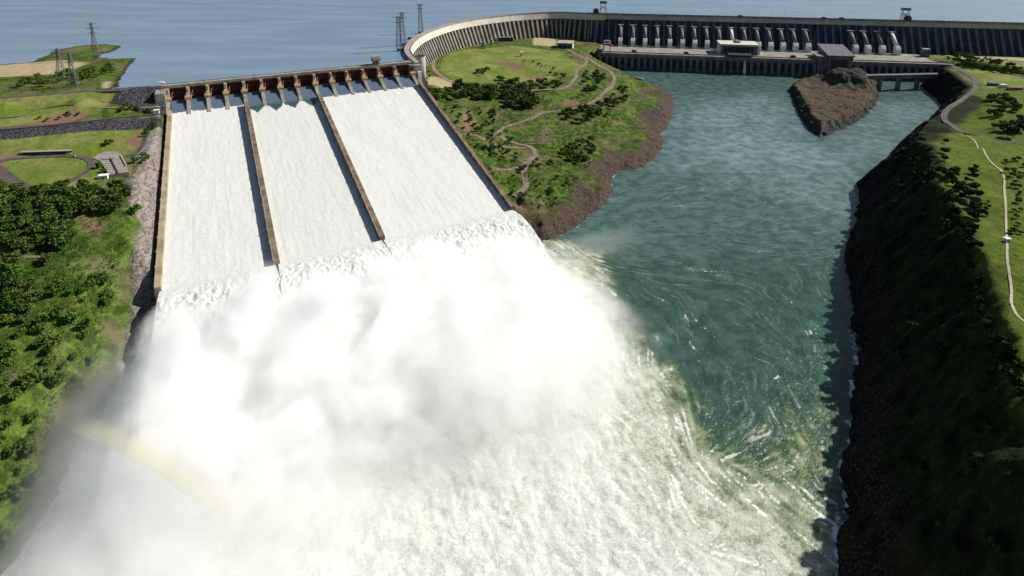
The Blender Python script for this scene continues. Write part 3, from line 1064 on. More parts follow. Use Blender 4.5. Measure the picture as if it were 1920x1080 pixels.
for ci, (ka, kb) in enumerate(((0, 4), (4, 8), (8, 14))):
    nu, nv = 100, 330
    vs = np.concatenate([np.linspace(7, 70, 60), np.linspace(71, LIP + 1, nv - 60)])
    fr = np.linspace(0, 1, nu)
    V_, F_ = np.meshgrid(vs, fr, indexing='ij')
    ua = np.array([uwall(ka, q) for q in vs])[:, None] + 2.6
    ub = np.array([uwall(kb, q) for q in vs])[:, None] - 2.6
    U_ = ua + (ub - ua) * F_
    x, y = SO[0] + UX * U_ + VX * V_, SO[1] + UY * U_ + VY * V_
    n = fbm(U_, V_ * 0.3, 5, 41 + ci, 4)
    z = zwat(V_) + (0.18 * n + 0.15 * fbm(U_, V_, 4, 47, 3)) * sstep(35, 90, V_)
    # white wakes start at the pier ends and spread
    pu = [PU[k] for k in range(ka, kb + 1)]
    dpier = np.min(np.abs(U_[None] - np.array(pu)[:, None, None]), 0)
    if ci == 1:
        foam = sstep(0, 1, (V_ - 42 - 2.1 * np.maximum(dpier - 1.2, 0) * (1 + 0.7 * n)) / 30 + 0.5 * n)
        foam = np.maximum(foam, sstep(88, 118, V_ + 30 * n))
        grn = sstep(46, 62, V_)
        tint = np.full_like(foam, 0.85)
    else:
        start = 47 + (5 if ci == 2 else 0)
        foam = sstep(start - 3, start + 5, V_ + 2.2 * n + 3.0 * (dpier < 5))
        grn = np.zeros_like(foam)
        tint = np.full_like(foam, 0.3 if ci == 0 else 0.0) * sstep(80, 300, V_)
    w1 = np.stack([foam, grn, tint, np.ones_like(foam)], -1).reshape(-1, 4)
    w2 = np.stack([U_ / 100, V_ / 100, foam * 0, foam * 0 + 1], -1).reshape(-1, 4)
    I = np.arange(V_.size).reshape(V_.shape)
    Q = np.stack([I[:-1, :-1], I[:-1, 1:], I[1:, 1:], I[1:, :-1]], -1).reshape(-1, 4)[:, ::-1]
    o = grid_mesh('spillway_water', np.stack([x, y, z], -1).reshape(-1, 3), Q, M['chute_water'], {'w1': w1, 'w2': w2})
    tag(o, kind='structure')
    # jet thrown off the lip
    ns, nu = 130, int((ub[-1, 0] - ua[-1, 0]) / 0.95) + 6
    s_ = np.linspace(0, 1, ns)
    Fj, Sj = np.meshgrid(np.linspace(-0.012, 1.012, nu), s_, indexing='xy')
    uj = ua[-1, 0] + (ub[-1, 0] - ua[-1, 0]) * Fj
    wv = Sj * 92.0
    z0 = float(zwat(LIP))
    # slightly upward launch from the bucket, then a ballistic fall with rough bundles
    gap = np.min(np.abs(uj[None] - np.array([uwall(ka, LIP), uwall(kb, LIP)])[:, None, None]), 0)
    v_l = vs[-1] + wv * (1 - 0.02 * fbm(uj, wv, 20, 7, 2))
    zj = z0 + 0.16 * wv - 0.0052 * wv ** 2 + 1.5
    spread = (Fj - 0.5) * wv * 0.10
    amp = 0.2 + 1.15 * sstep(0, 0.4, Sj)
    nj = fbm(uj, wv * 0.75, 8, 131 + ci, 3, 0.5)
    nj2 = 1 - np.abs(fbm(uj + 50, wv * 0.8, 4.6, 231 + ci, 2, 0.4)) * 1.3
    zj = zj + amp * (0.9 * nj + 1.1 * nj2 - 0.6)
    v_l = v_l + amp * 0.3 * fbm(uj, wv, 9, 331, 2) * sstep(0, .1, Sj)
    uj = uj + spread + amp * 0.2 * fbm(uj, wv, 9, 431, 2)
    x, y = SO[0] + UX * uj + VX * v_l, SO[1] + UY * uj + VY * v_l
    I = np.arange(x.size).reshape(x.shape)
    Q = np.stack([I[:-1, :-1], I[:-1, 1:], I[1:, 1:], I[1:, :-1]], -1).reshape(-1, 4)[:, ::-1]
    oj = np.ones_like(x)
    w1 = np.stack([oj, oj * 0, oj * 0.25 * sstep(0.2, -0.3, nj), oj], -1).reshape(-1, 4)
    w2 = np.stack([uj / 100, v_l / 100, oj * 0, oj], -1).reshape(-1, 4)
    o = grid_mesh('water_jet', np.stack([x, y, zj], -1).reshape(-1, 3), Q, M['chute_water'], {'w1': w1, 'w2': w2})
    tag(o, kind='stuff')

# ------------------------------------------------------------------ curved buttress dam
hill_z = 54.0


def frame_at(cl, i):
    a, b = cl[max(i - 1, 0)], cl[min(i + 1, len(cl) - 1)]
    d = Vector((b.x - a.x, b.y - a.y, 0)).normalized()
    return d, Vector((d.y, -d.x, 0))


def off_rows(cl, prof):
    rows = []
    for i, q in enumerate(cl):
        d, n = frame_at(cl, i)
        rows.append([(q.x + n.x * o, q.y + n.y * o, (q.z + z) if z > -500 else z + 1000) for o, z in prof])
    return rows


cd = empty('buttress_dam', (CURVE[len(CURVE) // 2].x, CURVE[len(CURVE) // 2].y, 55), 'curved concrete dam with a white upper band and close ribs round the green plateau', 'dam')
CL = CURVE
# profiles are (offset downstream, height above crest); -1000+z means absolute height
mb = MB()
mb.sweep(None, off_rows(CL, [(-6.5, -2.5), (-6.5, 0), (6.5, 0), (6.5, -2.5)]), True)
cr = mb.build('crest_road', 'concrete_pink', cd)
mb = MB()
for o0, o1, h in ((-6.5, -6.0, 1.3), (6.0, 6.55, 1.4)):
    mb.sweep(None, off_rows(CL, [(o0, 0), (o0, h), (o1, h), (o1, 0)]), True)
mb.build('parapet', 'concrete', cr)
mb = MB()
mb.sweep(None, off_rows(CL, [(-6, -2.5), (6.6, -2.5), (9.5, -17), (7.0, -18.5), (-6, -18.5)]), True)
mb.build('head_wall', 'concrete_cream', cd)
mb = MB()
mb.sweep(None, off_rows(CL, [(-8, -18.5), (0, -18.5), (5, -1000 + 38), (-10, -1000 + 38)]), True)
mb.build('dam_web', 'concrete_dark', cd)
# ribs at even spacing
s_acc = [0.0]
for i in range(1, len(CL)):
    s_acc.append(s_acc[-1] + (CL[i] - CL[i - 1]).length)
TOT = s_acc[-1]
NR = int(TOT // 15.5)


def at_s(s):
    i = int(np.searchsorted(s_acc, s)) - 1
    i = max(0, min(i, len(CL) - 2))
    f = (s - s_acc[i]) / (s_acc[i + 1] - s_acc[i])
    q = CL[i].lerp(CL[i + 1], f)
    d, n = frame_at(CL, i)
    d2, n2 = frame_at(CL, i + 1)
    n = n.lerp(n2, f).normalized()
    return q, Vector((-n.y, n.x, 0)), n


for k in range(NR):
    q, d, n = at_s((k + 0.5) * TOT / NR)
    zt = q.z - 17.5
    prof = [(0, zt), (8.6, zt), (8.6 + (zt - 40) * 0.40, 40), (0, 40)]
    hw = 2.7
    mb = MB().prism(prof, lambda p_: (q.x + n.x * p_[0] - d.x * hw, q.y + n.y * p_[0] - d.y * hw, p_[1]),
                    lambda p_: (q.x + n.x * p_[0] + d.x * hw, q.y + n.y * p_[0] + d.y * hw, p_[1]))
    mb.build('buttress', 'concrete', cd)
# four narrow platforms reaching into the reservoir
PLAT = [(0.13, (743, 91)), (0.165, (750, 82)), (0.21, (764, 70)), (0.26, (784, 59))]
plat_pts = []
for px, py, wd in ((744, 92, 5), (751, 82, 5), (765, 70, 4), (785, 59.5, 4)):
    a = Vector(P(px, py, 119))
    j = min(range(len(CL)), key=lambda i_: (Vector((CL[i_].x, CL[i_].y)) - Vector((a.x, a.y))).length)
    b = CL[j]
    d = Vector((b.x - a.x, b.y - a.y, 0))
    L = d.length
    d.normalize()
    n = Vector((-d.y, d.x, 0))
    mb = MB()
    fr = lambda s_, o_, z, a=a, d=d, n=n: (a.x + d.x * s_ + n.x * o_, a.y + d.y * s_ + n.y * o_, z)
    mb.box(0, L - 6.6, -wd, wd, 117.4, 119.2, fr)
    for s_ in (3, L * 0.5):
        mb.box(s_ - 2, s_ + 2, -wd + 1, wd - 1, 112, 117.4, fr)
    mb.build('platform', 'steel_dark', cd)
    plat_pts.append((a + d * 5, d))

# ------------------------------------------------------------------ lattice towers


def lattice(name, basept, H, wb, wt, arms, rot, label, group=None, mat='steel', r=0.35):
    o = empty(name, basept, label, 'pylon', group)
    x0, y0, z0 = basept
    ca, sa = math.cos(rot), math.sin(rot)

    def g(a, b, z):
        return (x0 + ca * a - sa * b, y0 + sa * a + ca * b, z0 + z)
    n = 8
    lv = [H * (1 - (1 - i / n) ** 1.15) for i in range(n + 1)]
    wd = [wb + (wt - wb) * min(1, z / (H * 0.75)) for z in lv]
    mb = MB()
    sg = [(-1, -1), (1, -1), (1, 1), (-1, 1)]
    for i in range(n):
        for k in range(4):
            a, b = sg[k], sg[(k + 1) % 4]
            mb.tube(g(a[0] * wd[i], a[1] * wd[i], lv[i]), g(a[0] * wd[i + 1], a[1] * wd[i + 1], lv[i + 1]), r, n=4, cap=False)
            mb.tube(g(a[0] * wd[i], a[1] * wd[i], lv[i]), g(b[0] * wd[i + 1], b[1] * wd[i + 1], lv[i + 1]), r * 0.6, n=4, cap=False)
            mb.tube(g(a[0] * wd[i + 1], a[1] * wd[i + 1], lv[i + 1]), g(b[0] * wd[i + 1], b[1] * wd[i + 1], lv[i + 1]), r * 0.6, n=4, cap=False)
    mb.build('lattice_mast', mat, o)
    for zf, aw in arms:
        mb = MB()
        z = H * zf
        for s_ in (-1, 1):
            mb.tube(g(0, -wt, z), g(s_ * aw, 0, z + 1), r * 0.8, r * 0.5, n=4)
            mb.tube(g(0, wt, z), g(s_ * aw, 0, z + 1), r * 0.8, r * 0.5, n=4)
            mb.tube(g(0, 0, z + 3.5), g(s_ * aw, 0, z + 1), r * 0.8, r * 0.5, n=4)
        mb.build('cross_arm', mat, o)
    return o


for (bp, d), (tx, ty), lab in zip((plat_pts[0], plat_pts[1], plat_pts[3]), ((742, 23), (768, 13), (790, 2)),
                                  ('lattice pylon on the nearest platform beside the curved dam', 'lattice pylon on the second platform of the curved dam, shorter gap behind', 'lattice pylon farthest round the curved dam, its tip near the picture top')):
    hgt_ = 66
    lattice('transmission_tower', (bp.x, bp.y, 119.2), hgt_, 5.5, 2.6, [(0.97, 12), (0.82, 9)], 0.4, lab, 'pylons on the dam platforms', r=0.5)
for (bx, by), ty, zb, lab in (((182, 113), 43, 118, 'tall pale pylon on the spit, highest of the lakeside pylons'), ((116, 146), 92, 117, 'thin pylon left of two on the tan field edge'), ((140, 164), 100, 117, 'pylon at the foot of the scrub behind the embankment road')):
    bp = P(bx, by, zb)
    # height from the photographed tip row at the same distance
    Yt = ty - CYP
    ht = HC - bp[1] * (Yt * CP + F * SP) / (F * CP - Yt * SP) - zb
    lattice('transmission_tower', bp, ht, 6, 1.6, [(0.96, 9), (0.84, 11), (0.72, 9)], 0.3, lab, 'pylons by the reservoir', r=0.42)

# ------------------------------------------------------------------ main dam
gd = empty('gravity_dam', mline(500, 20, 40), 'long dark concrete dam with a row of pale penstocks behind the powerhouse', 'dam')
T1 = 2500.0


def mbx(mb, t0, t1, o0, o1, z0, z1):
    return mb.box(t0, t1, o0, o1, z0, z1, lambda a, b, z: mline(a, b, z))


mb = MB()
mbx(mb, T0, T1, -7, 7, ZC - 3, ZC)
cr = mb.build('crest_road', 'concrete', gd)
mb = MB()
mbx(mb, T0, T1, 6.6, 7.2, ZC, ZC + 1.6)
mbx(mb, T0, T1, -7, -6.4, ZC, ZC + 1.6)
mb.build('parapet', 'concrete_dark', cr)
mb = MB()
mb.prism([(-7, ZC - 3), (5.5, ZC - 3), (8.8, ZC - 14), (3, ZC - 16), (-7, ZC - 16)], lambda q: mline(T0, q[0], q[1]), lambda q: mline(T1, q[0], q[1]))
for k in range(int((T1 - T0) / 10)):
    pass
mb.build('head_wall', 'concrete_pale', gd)
mb = MB()
mb.prism([(-8, ZC - 16), (3.5, ZC - 16), (40, 30), (-10, 30)], lambda q: mline(T0, q[0], q[1]), lambda q: mline(T1, q[0], q[1]))
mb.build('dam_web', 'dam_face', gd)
mb = MB()
PSX = [1163, 1186.5, 1209.5, 1232.5, 1256, 1279.5, 1303, 1326, 1350, 1374, 1398, 1422.5, 1445.5, 1468.5, 1492, 1516, 1604, 1627.5, 1655, 1682.5]
PT = [t_at_px(px, 80, 48) for px in PSX]
RT = []
tt = T0 + 8
while tt < 2250 and len(RT) < 99:
    RT.append(tt)
    tt += 19.5 if tt < 1500 else 34
for tt in RT:
    zt = ZC - 14
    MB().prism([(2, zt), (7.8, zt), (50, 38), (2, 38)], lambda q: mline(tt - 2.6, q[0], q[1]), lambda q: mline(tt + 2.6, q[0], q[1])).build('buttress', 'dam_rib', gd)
for i, tt in enumerate(PT):
    top = 91
    a0, a1 = (76, 58), (30, top)
    po = MB()
    po.tube(mline(tt, a0[0], a0[1]), mline(tt, a1[0], a1[1]), 4.7, n=14)
    big_white = i in (9, 19)
    pk = po.build('penstock', 'concrete_white' if big_white else 'pipe', gd, True)
    mb = MB()
    mb.prism([(68, 38), (88, 38), (87, 56), (80, 63), (68, 63)], lambda q: mline(tt - 5.6, q[0], q[1]), lambda q: mline(tt + 5.6, q[0], q[1]))
    mb.build('penstock_base', 'concrete_white', pk)
    mb = MB()
    mbx(mb, tt - 8, tt + 8, 14, 36, top - 1, top + 3)
    mb.build('penstock_cap', 'concrete_dark', pk)

# lamp posts along the crest, one per generating unit
n_l = 0
for px in [1164, 1188, 1211, 1234, 1257, 1281, 1305, 1327, 1352, 1376, 1400, 1424, 1448, 1472, 1496, 1519]:
    tt = t_at_px(px, -5, ZC + 8)
    q = mline(tt, -5, ZC)
    if n_l == 0:
        lp = empty('lamp_post', q, 'tall white lamp post in the even row along the main dam crest', 'lamp post', 'lamp posts along the main dam crest')
        MB().tube(q, (q[0], q[1], q[2] + 19), 0.55, 0.3, 6).build('pole', 'white', lp)
        MB().box(-1.6, 1.6, -1.6, 1.6, 19, 20, lambda a, b, z: (q[0] + a, q[1] + b, q[2] + z)).build('lamp_head', 'white', lp)
    else:
        c = lp.copy()
        C.objects.link(c)
        c.location = q
        for ch in lp.children:
            d_ = ch.copy()
            C.objects.link(d_)
            d_.parent = c
    n_l += 1


def gantry(px, off, H, wd, label, cabside):
    tt = t_at_px(px, off, ZC + H / 2)
    o = empty('gantry_crane', mline(tt, off, ZC), label, 'crane', 'gantry cranes on the dam crest')
    for s_ in (-1, 1):
        for r_ in (-5, 5):
            MB().tube(mline(tt + s_ * wd, off + r_, ZC), mline(tt + s_ * wd * 0.8, off + r_ * 0.8, ZC + H), 0.9, 0.7, 5).build('leg', 'steel', o)
    mb = MB()
    mbx(mb, tt - wd * 1.1, tt + wd * 1.1, off - 6, off + 6, ZC + H, ZC + H + 7)
    mb.build('trolley_house', 'steel', o)
    mb = MB()
    for s_ in (-1, 1):
        mb.tube(mline(tt - wd * 0.9, off + 5 * s_, ZC + H * 0.45), mline(tt + wd * 0.85, off + 4.4 * s_, ZC + H * 0.75), 0.6, n=5)
        mb.tube(mline(tt + wd * 0.9, off + 5 * s_, ZC + H * 0.45), mline(tt - wd * 0.85, off + 4.4 * s_, ZC + H * 0.75), 0.6, n=5)
    mb.build('bracing', 'steel', o)
    mb = MB()
    c = tt + cabside * wd
    mbx(mb, c - 8, c + 8, off - 5, off + 5, ZC, ZC + 11)
    mbx(mb, c - 5, c + 5, off - 4, off + 4, ZC + 11, ZC + 15)
    mb.build('machine_house', 'steel_dark', o)
    return o


gantry(1131, 0, 30, 9, 'grey gantry crane with a dark cab on the dam crest near the curve', -2.3)
gantry(1697, 0, 28, 9, 'grey gantry crane on the straight dam crest beyond the rocky island', 0.8)
# crane on the spillway bridge
uc = to_uv(*P(702, 119, 120)[:2])[0]
gc = empty('gate_hoist_crane', S(uc, -9, 120), 'small hoist crane with a pale box top standing on the spillway bridge', 'crane')
for a in (-5, 5):
    for b in (-12, -5):
        MB().tube(S(uc + a, b, 120.1), S(uc + a, b, 128), 0.9, 0.7, 6).build('leg', 'steel', gc)
mb = MB()
mb.box(uc - 8, uc + 8, -14, -3, 128, 130, S)
mb.build('girder', 'concrete_dark', gc)
MB().box(uc - 6.5, uc + 6.5, -13, -4, 130, 136, S).build('hoist_house', 'roof_pink', gc)
MB().box(uc - 5, uc + 4, -11, -6, 120.1, 127.9, S).build('machinery', 'steel', gc)
# round tower beside the dam end
tb = P(793, 161, 60)
tw = empty('lift_tower', (tb[0], tb[1], 55), 'pale round concrete tower standing between the spillway end and the curved dam', 'tower')
MB().tube((tb[0], tb[1], 55), (tb[0], tb[1], 121), 6.4, n=20).build('shaft', 'concrete_pale', tw, True)
MB().tube((tb[0], tb[1], 121), (tb[0], tb[1], 124), 8.0, n=20).build('cap', 'concrete_dark', tw)
q = min(CURVE, key=lambda c: (c.x - tb[0]) ** 2 + (c.y - tb[1]) ** 2)
mb = MB()
dv = Vector((q.x - tb[0], q.y - tb[1], 0))
nn_ = Vector((-dv.y, dv.x, 0)).normalized() * 3
mb.hexa([(tb[0] - nn_.x, tb[1] - nn_.y, 117.8), (q.x - nn_.x, q.y - nn_.y, 117.8), (q.x + nn_.x, q.y + nn_.y, 117.8), (tb[0] + nn_.x, tb[1] + nn_.y, 117.8)],
        [(tb[0] - nn_.x, tb[1] - nn_.y, 120.4), (q.x - nn_.x, q.y - nn_.y, 120.4), (q.x + nn_.x, q.y + nn_.y, 120.4), (tb[0] + nn_.x, tb[1] + nn_.y, 120.4)])
mb.build('footbridge', 'concrete', tw)

# ------------------------------------------------------------------ powerhouse
ph = empty('powerhouse', mline(500, 140, 0), 'very long dark powerhouse with a pale flat deck along the water below the main dam', 'powerhouse')
PA, PB = t_at_px(1122, 186, 40), t_at_px(1795, 186, 40)
FO = 186.0
PD = t_at_px(1742, 130, 41)
mb = MB()
mbx(mb, PA, PD, 66, FO - 12, 36, 41)
dk = mb.build('deck', 'concrete', ph)
mb = MB()
mbx(mb, PA, PB, FO - 12.5, FO + 4, 37.6, 40.2)
mb.build('roadway', 'concrete', ph)
mb = MB()
mbx(mb, PA, PB, FO - 13, FO - 12, 41, 42.6)
mbx(mb, PA, PB, FO + 3.4, FO + 4.1, 40.2, 41.4)
mb.build('parapet', 'concrete_dark', ph)
mb = MB()
mbx(mb, PA, PB, 100, FO, -10, 37)
mb.build('wall', 'bluegrey', ph)
mb = MB()
mbx(mb, PA, PB, FO, FO + 3.5, 31, 37.5)
mb.build('head_beam', 'concrete_dark', ph)
tt = PA + 6
step_ = (PT[10] - PT[9]) / 2
while tt < PB - 4:
    MB().prism([(FO, -10), (FO + 9, -10), (FO + 7, 22), (FO + 3, 31), (FO, 31)], lambda q: mline(tt - 3.2, q[0], q[1]), lambda q: mline(tt + 3.2, q[0], q[1])).build('pier', 'concrete_dark', ph)
    mb = MB()
    mbx(mb, tt + 4.4, tt + step_ - 4.4, FO + 0.1, FO + 0.9, 8, 29)
    mb.build('draft_gate', 'steel_dark', ph)
    tt += step_
# water discharge from the wall
tt = t_at_px(1395, FO, 20)
mb = MB()
rows = []
for i in range(12):
    s_ = i / 11
    r_ = 1.3 + 2.8 * s_
    c_ = mline(tt, FO + 1 + 11 * s_ ** 0.6, 34 - 34 * s_ ** 1.5)
    rows.append([(c_[0] + r_ * math.cos(a_ * 0.785) * (1 + 0.2 * math.sin(5 * i + a_ * 2)), c_[1] + r_ * math.sin(a_ * 0.785), c_[2]) for a_ in range(8)])
mb.sweep(None, rows, True)
o = mb.build('water_discharge', 'white', None, True)
tag(o, kind='stuff')
# deck buildings
t0, t1 = t_at_px(1351, 150, 45), t_at_px(1420, 150, 45)
cb = empty('control_building', mline((t0 + t1) / 2, 130, 41), 'wide blue-grey block with a white roof edge standing on the powerhouse deck', 'building')
mb = MB()
mbx(mb, t0, t1, 98, 150, 41, 64)
mb.build('wall', 'bluegrey', cb)
mb = MB()
mbx(mb, t0 - 3, t1 + 3, 95, 153, 64, 68)
mb.build('roof', 'concrete_cream', cb)
mb = MB()
mbx(mb, t0 + 40, t1 - 40, 100, 130, 68, 72)
mb.build('rooftop_plant', 'bluegrey', cb)
for i in range(8):
    a_ = t0 + 8 + (t1 - t0 - 16) * i / 8
    mb = MB()
    mbx(mb, a_, a_ + (t1 - t0) / 12, 149.5, 150.3, 46, 60)
    mb.build('window', 'window_dark', cb)
mb = MB()
mbx(mb, (t0 + t1) / 2 - 32, (t0 + t1) / 2 + 26, 150.4, FO + 8, 43, 48)
mb.build('porch', 'steel_dark', cb)
for s_, a_ in ((-1, t0 - 3), (1, t1 + 3)):
    mb = MB()
    mbx(mb, a_ - 3, a_ + 3, 124, 150.5, 41, 63.8)
    mb.build('stair_tower', 'concrete_white', cb)
t0, t1 = t_at_px(1546, 166, 50), t_at_px(1598, 192, 45)
hb = empty('erection_hall', mline((t0 + t1) / 2, 150, 0), 'tall grey hall with a sloping purple-grey roof rising at the powerhouse front behind the island', 'building')
mb = MB()
mb.prism([(112, -8), (198, -8), (198, 54), (112, 66)], lambda q: mline(t0, q[0], q[1]), lambda q: mline(t1, q[0], q[1]))
mb.build('wall', 'concrete_dark', hb)
mb = MB()
mb.prism([(109, 66.5), (201, 53.7), (201, 56.2), (109, 69)], lambda q: mline(t0 - 3, q[0], q[1]), lambda q: mline(t1 + 3, q[0], q[1]))
mb.build('roof', 'roof_grey', hb)
mb = MB()
mbx(mb, t0 + 8, t0 + 44, 198, 198.8, 4, 46)
mb.build('door', 'steel_dark', hb)
mb = MB()
mbx(mb, t0 - 22, t0, 146, 192, -8, 50)
mb.build('side_annex', 'concrete_dark', hb)
mb = MB()
mbx(mb, t0 - 24, t0 - 0.2, 144, 194, 50, 52)
mb.build('roof', 'concrete', hb)
# hall at the dam foot
q0 = P(1045, 90, 50)
th_ = t_at_px(1060, 170, 52)
ah = empty('service_hall', mline(th_, 170, 48), 'pale flat-roofed hall at the foot of the dam where the plateau road ends', 'building')
mb = MB()
mbx(mb, th_ - 19, th_ + 19, 150, 190, 44, 62)
mb.build('wall', 'bluegrey', ah)
mb = MB()
mbx(mb, th_ - 21, th_ + 22, 145, 192, 62, 64)
mb.build('roof', 'roof_pink', ah)
mb = MB()
mbx(mb, th_ + 19, th_ + 21, 149, 191, 44, 61.8)
mb.build('gable_wall', 'concrete_white', ah)
for i in range(3):
    mb = MB()
    mbx(mb, th_ - 16 + 12 * i, th_ - 7 + 12 * i, 189.8, 190.6, 46, 57)
    mb.build('door', 'window_dark', ah)
# reddish gantry on the deck
tq = t_at_px(1138, 156, 50)
gg = empty('deck_crane', mline(tq, 156, 41), 'dark reddish portal crane standing on the near end of the powerhouse deck', 'crane')
for s_ in (-9, 9):
    for r_ in (131, 176):
        MB().tube(mline(tq + s_, r_, 40.2), mline(tq + s_ * 0.9, r_, 60), 1.3, 1.0, 6).build('leg', 'steel_red', gg)
mb = MB()
mbx(mb, tq - 10, tq + 10, 128, 180, 60, 63.5)
mb.build('girder', 'steel_red', gg)
mb = MB()
mbx(mb, tq - 7, tq + 7, 144, 162, 63.5, 68)
mb.build('trolley_house', 'steel', gg)

# ------------------------------------------------------------------ bridge by the island
bz = 35.0
b0, b1 = P(1628, 141, bz), P(1775, 138, bz)
bd = Vector((b1[0] - b0[0], b1[1] - b0[1], 0))
bl = bd.length
bd.normalize()
bnn = Vector((-bd.y, bd.x, 0))
bg_ = empty('road_bridge', ((b0[0] + b1[0]) / 2, (b0[1] + b1[1]) / 2, 0), 'dark beam bridge on tall piers between the rocky island and the far bank', 'bridge')
bf = lambda a, b, z: (b0[0] + bd.x * a + bnn.x * b, b0[1] + bd.y * a + bnn.y * b, z)
mb = MB()
mb.box(-12, bl + 30, -6, 6, bz - 1.5, bz, bf)
dk = mb.build('deck', 'concrete', bg_)
mb = MB()
for b_ in (-6, 5.5):
    mb.box(-12, bl + 30, b_, b_ + 0.5, bz, bz + 1.2, bf)
mb.build('parapet', 'concrete_pale', dk)
mb = MB()
for b_ in (-4.5, 3):
    mb.box(-12, bl + 30, b_, b_ + 1.6, bz - 9, bz - 1.5, bf)
mb.build('girder', 'concrete_dark', bg_)
for px in (1649, 1684, 1719, 1752):
    q = P(px, 160, 15)
    s_ = (q[0] - b0[0]) * bd.x + (q[1] - b0[1]) * bd.y
    k_ = (px - 960) / F
    best = min(np.linspace(-10, bl + 20, 400), key=lambda a: abs(bf(a, 0, 15)[0] - k_ * (bf(a, 0, 15)[1] * CP + (HC - 15) * SP)))
    mb = MB()
    mb.prism([(best - 2.6, -5), (best + 2.6, -5), (best + 2.6, 5), (best - 2.6, 5)], lambda q_: bf(q_[0], q_[1], -8), lambda q_: bf(q_[0], q_[1], bz - 9))
    mb.build('pier', 'concrete_dark', bg_)

# ------------------------------------------------------------------ roads


def ribbon(name, pix, z, wd, mat, kind='structure', lift=0.35, rail=None):
    pts = [Vector((*P(a, b, z if not isinstance(z, (list, tuple)) else z[i])[:2], 0)) for i, (a, b) in enumerate(pix)]
    # refine the position with the true ground height
    ref = []
    for (a, b), q in zip(pix, pts):
        zz = hz(q.x, q.y)
        for _ in range(6):
            q2 = P(a, b, zz)
            zz = 0.5 * zz + 0.5 * hz(q2[0], q2[1])
        q2 = P(a, b, zz)
        ref.append(Vector((q2[0], q2[1], 0)))
    cl = resample(ref, 4.0)
    off = np.linspace(-wd / 2, wd / 2, 5)
    X, Y = [], []
    for i, q in enumerate(cl):
        d, n = frame_at(cl, i)
        for o_ in off:
            X.append(q.x + n.x * o_)
            Y.append(q.y + n.y * o_)
    X, Y = np.array(X), np.array(Y)
    Z = height(X, Y).reshape(-1, 5)
    Zs = Z.max(1)
    k = np.ones(7) / 7
    Zs = np.convolve(np.pad(Zs, 3, mode='edge'), k, 'valid')
    Z = np.maximum(Zs[:, None], Z) + lift
    n_ = len(cl)
    V = np.stack([X, Y, Z.ravel()], 1)
    I = np.arange(n_ * 5).reshape(n_, 5)
    Q = np.stack([I[:-1, :-1], I[1:, :-1], I[1:, 1:], I[:-1, 1:]], -1).reshape(-1, 4)[:, ::-1]
    # shoulders that tie into the ground
    V2 = V.reshape(n_, 5, 3)
    sk = []
    for c_ in (0, 4):
        e = V2[:, c_, :].copy()
        e[:, 2] -= 3.0
        sk.append(e)
    b = len(V)
    V = np.concatenate([V, sk[0], sk[1]])
    E0 = np.arange(n_) + b
    E1 = E0 + n_
    Q = np.concatenate([Q, np.stack([I[:-1, 0], I[1:, 0], E0[1:], E0[:-1]], 1), np.stack([I[1:, 4], I[:-1, 4], E1[:-1], E1[1:]], 1)])
    o = grid_mesh(name, V, Q, M[mat], None, False)
    return tag(o, kind=kind)


ribbon('road', [(-260, 212), (0, 184), (150, 172), (250, 163), (306, 157.5)], 120, 12, 'asphalt')
ribbon('road', [(-150, 258), (0, 243), (80, 236), (150, 228), (230, 220), (298, 213)], 99, 6, 'asphalt')
ribbon('path', [(0, 222), (40, 218), (75, 205), (110, 199), (140, 197)], 107, 3.0, 'asphalt')
ribbon('path', [(175, 201), (230, 203), (300, 203)], 105, 5, 'gravel_road')
ribbon('road', [(-60, 318), (0, 303), (30, 297), (80, 294), (135, 293), (160, 297), (172, 306), (168, 317), (150, 330), (125, 344), (100, 352), (80, 356), (55, 355)], 85, 7.5, 'asphalt')
ribbon('road', [(-60, 290), (-20, 308), (0, 322), (25, 340), (50, 356)], 85, 13, 'asphalt')
ribbon('path', [(-40, 487), (0, 483), (40, 482), (78, 483)], 65, 4, 'gravel_road')
ribbon('path', [(20, 596), (50, 604), (75, 618), (92, 640), (96, 655)], 48, 2.2, 'asphalt')
ribbon('road', [(880, 85), (850, 93), (826, 103), (814, 113), (812, 124), (818, 135), (832, 146), (850, 154)], 56, 9, 'gravel_road')
ribbon('road', [(1062, 92), (1085, 104), (1100, 113), (1092, 124), (1082, 133), (1079, 146), (1068, 160), (1045, 168), (1000, 171), (960, 172)], 50, 7, 'gravel_road')
ribbon('road', [(1098, 106), (1115, 118), (1135, 129), (1148, 138), (1152, 150), (1143, 166), (1125, 181), (1105, 194), (1075, 204), (1040, 209), (1015, 212), (1000, 221), (970, 231), (945, 239), (936, 247), (942, 259), (960, 267), (985, 273), (1000, 280), (1004, 290), (992, 302), (984, 312), (983, 330), (986, 348), (978, 358), (962, 368)],
       30, 8, 'gravel_road')
ribbon('road', [(990, 303), (975, 312), (955, 319), (918, 324)], 30, 5, 'gravel_road')
ribbon('path', [(858, 252), (890, 254), (915, 266), (940, 275), (985, 278)], 36, 6, 'gravel_road')
ribbon('path', [(985, 270), (1030, 269), (1040, 269)], 24, 3, 'gravel_road')
ribbon('road', [(1745, 112), (1775, 122), (1800, 132), (1820, 143), (1829, 156), (1826, 170), (1808, 184), (1788, 197), (1774, 208), (1770, 220), (1778, 232), (1795, 243), (1810, 249)], 45, 9, 'asphalt')
ribbon('road', [(1810, 249), (1835, 255), (1870, 263), (1940, 275)], 58, 5, 'asphalt')
ribbon('road', [(1790, 95), (1850, 104), (1905, 118), (1990, 128)], 55, 6, 'gravel_road')
ribbon('path', [(1813, 255), (1830, 268), (1848, 290), (1868, 314), (1882, 332), (1883, 360), (1886, 400), (1888, 450), (1889, 490), (1896, 540), (1897, 570), (1910, 595), (1935, 612)], 82, 1.7, 'path_pale')

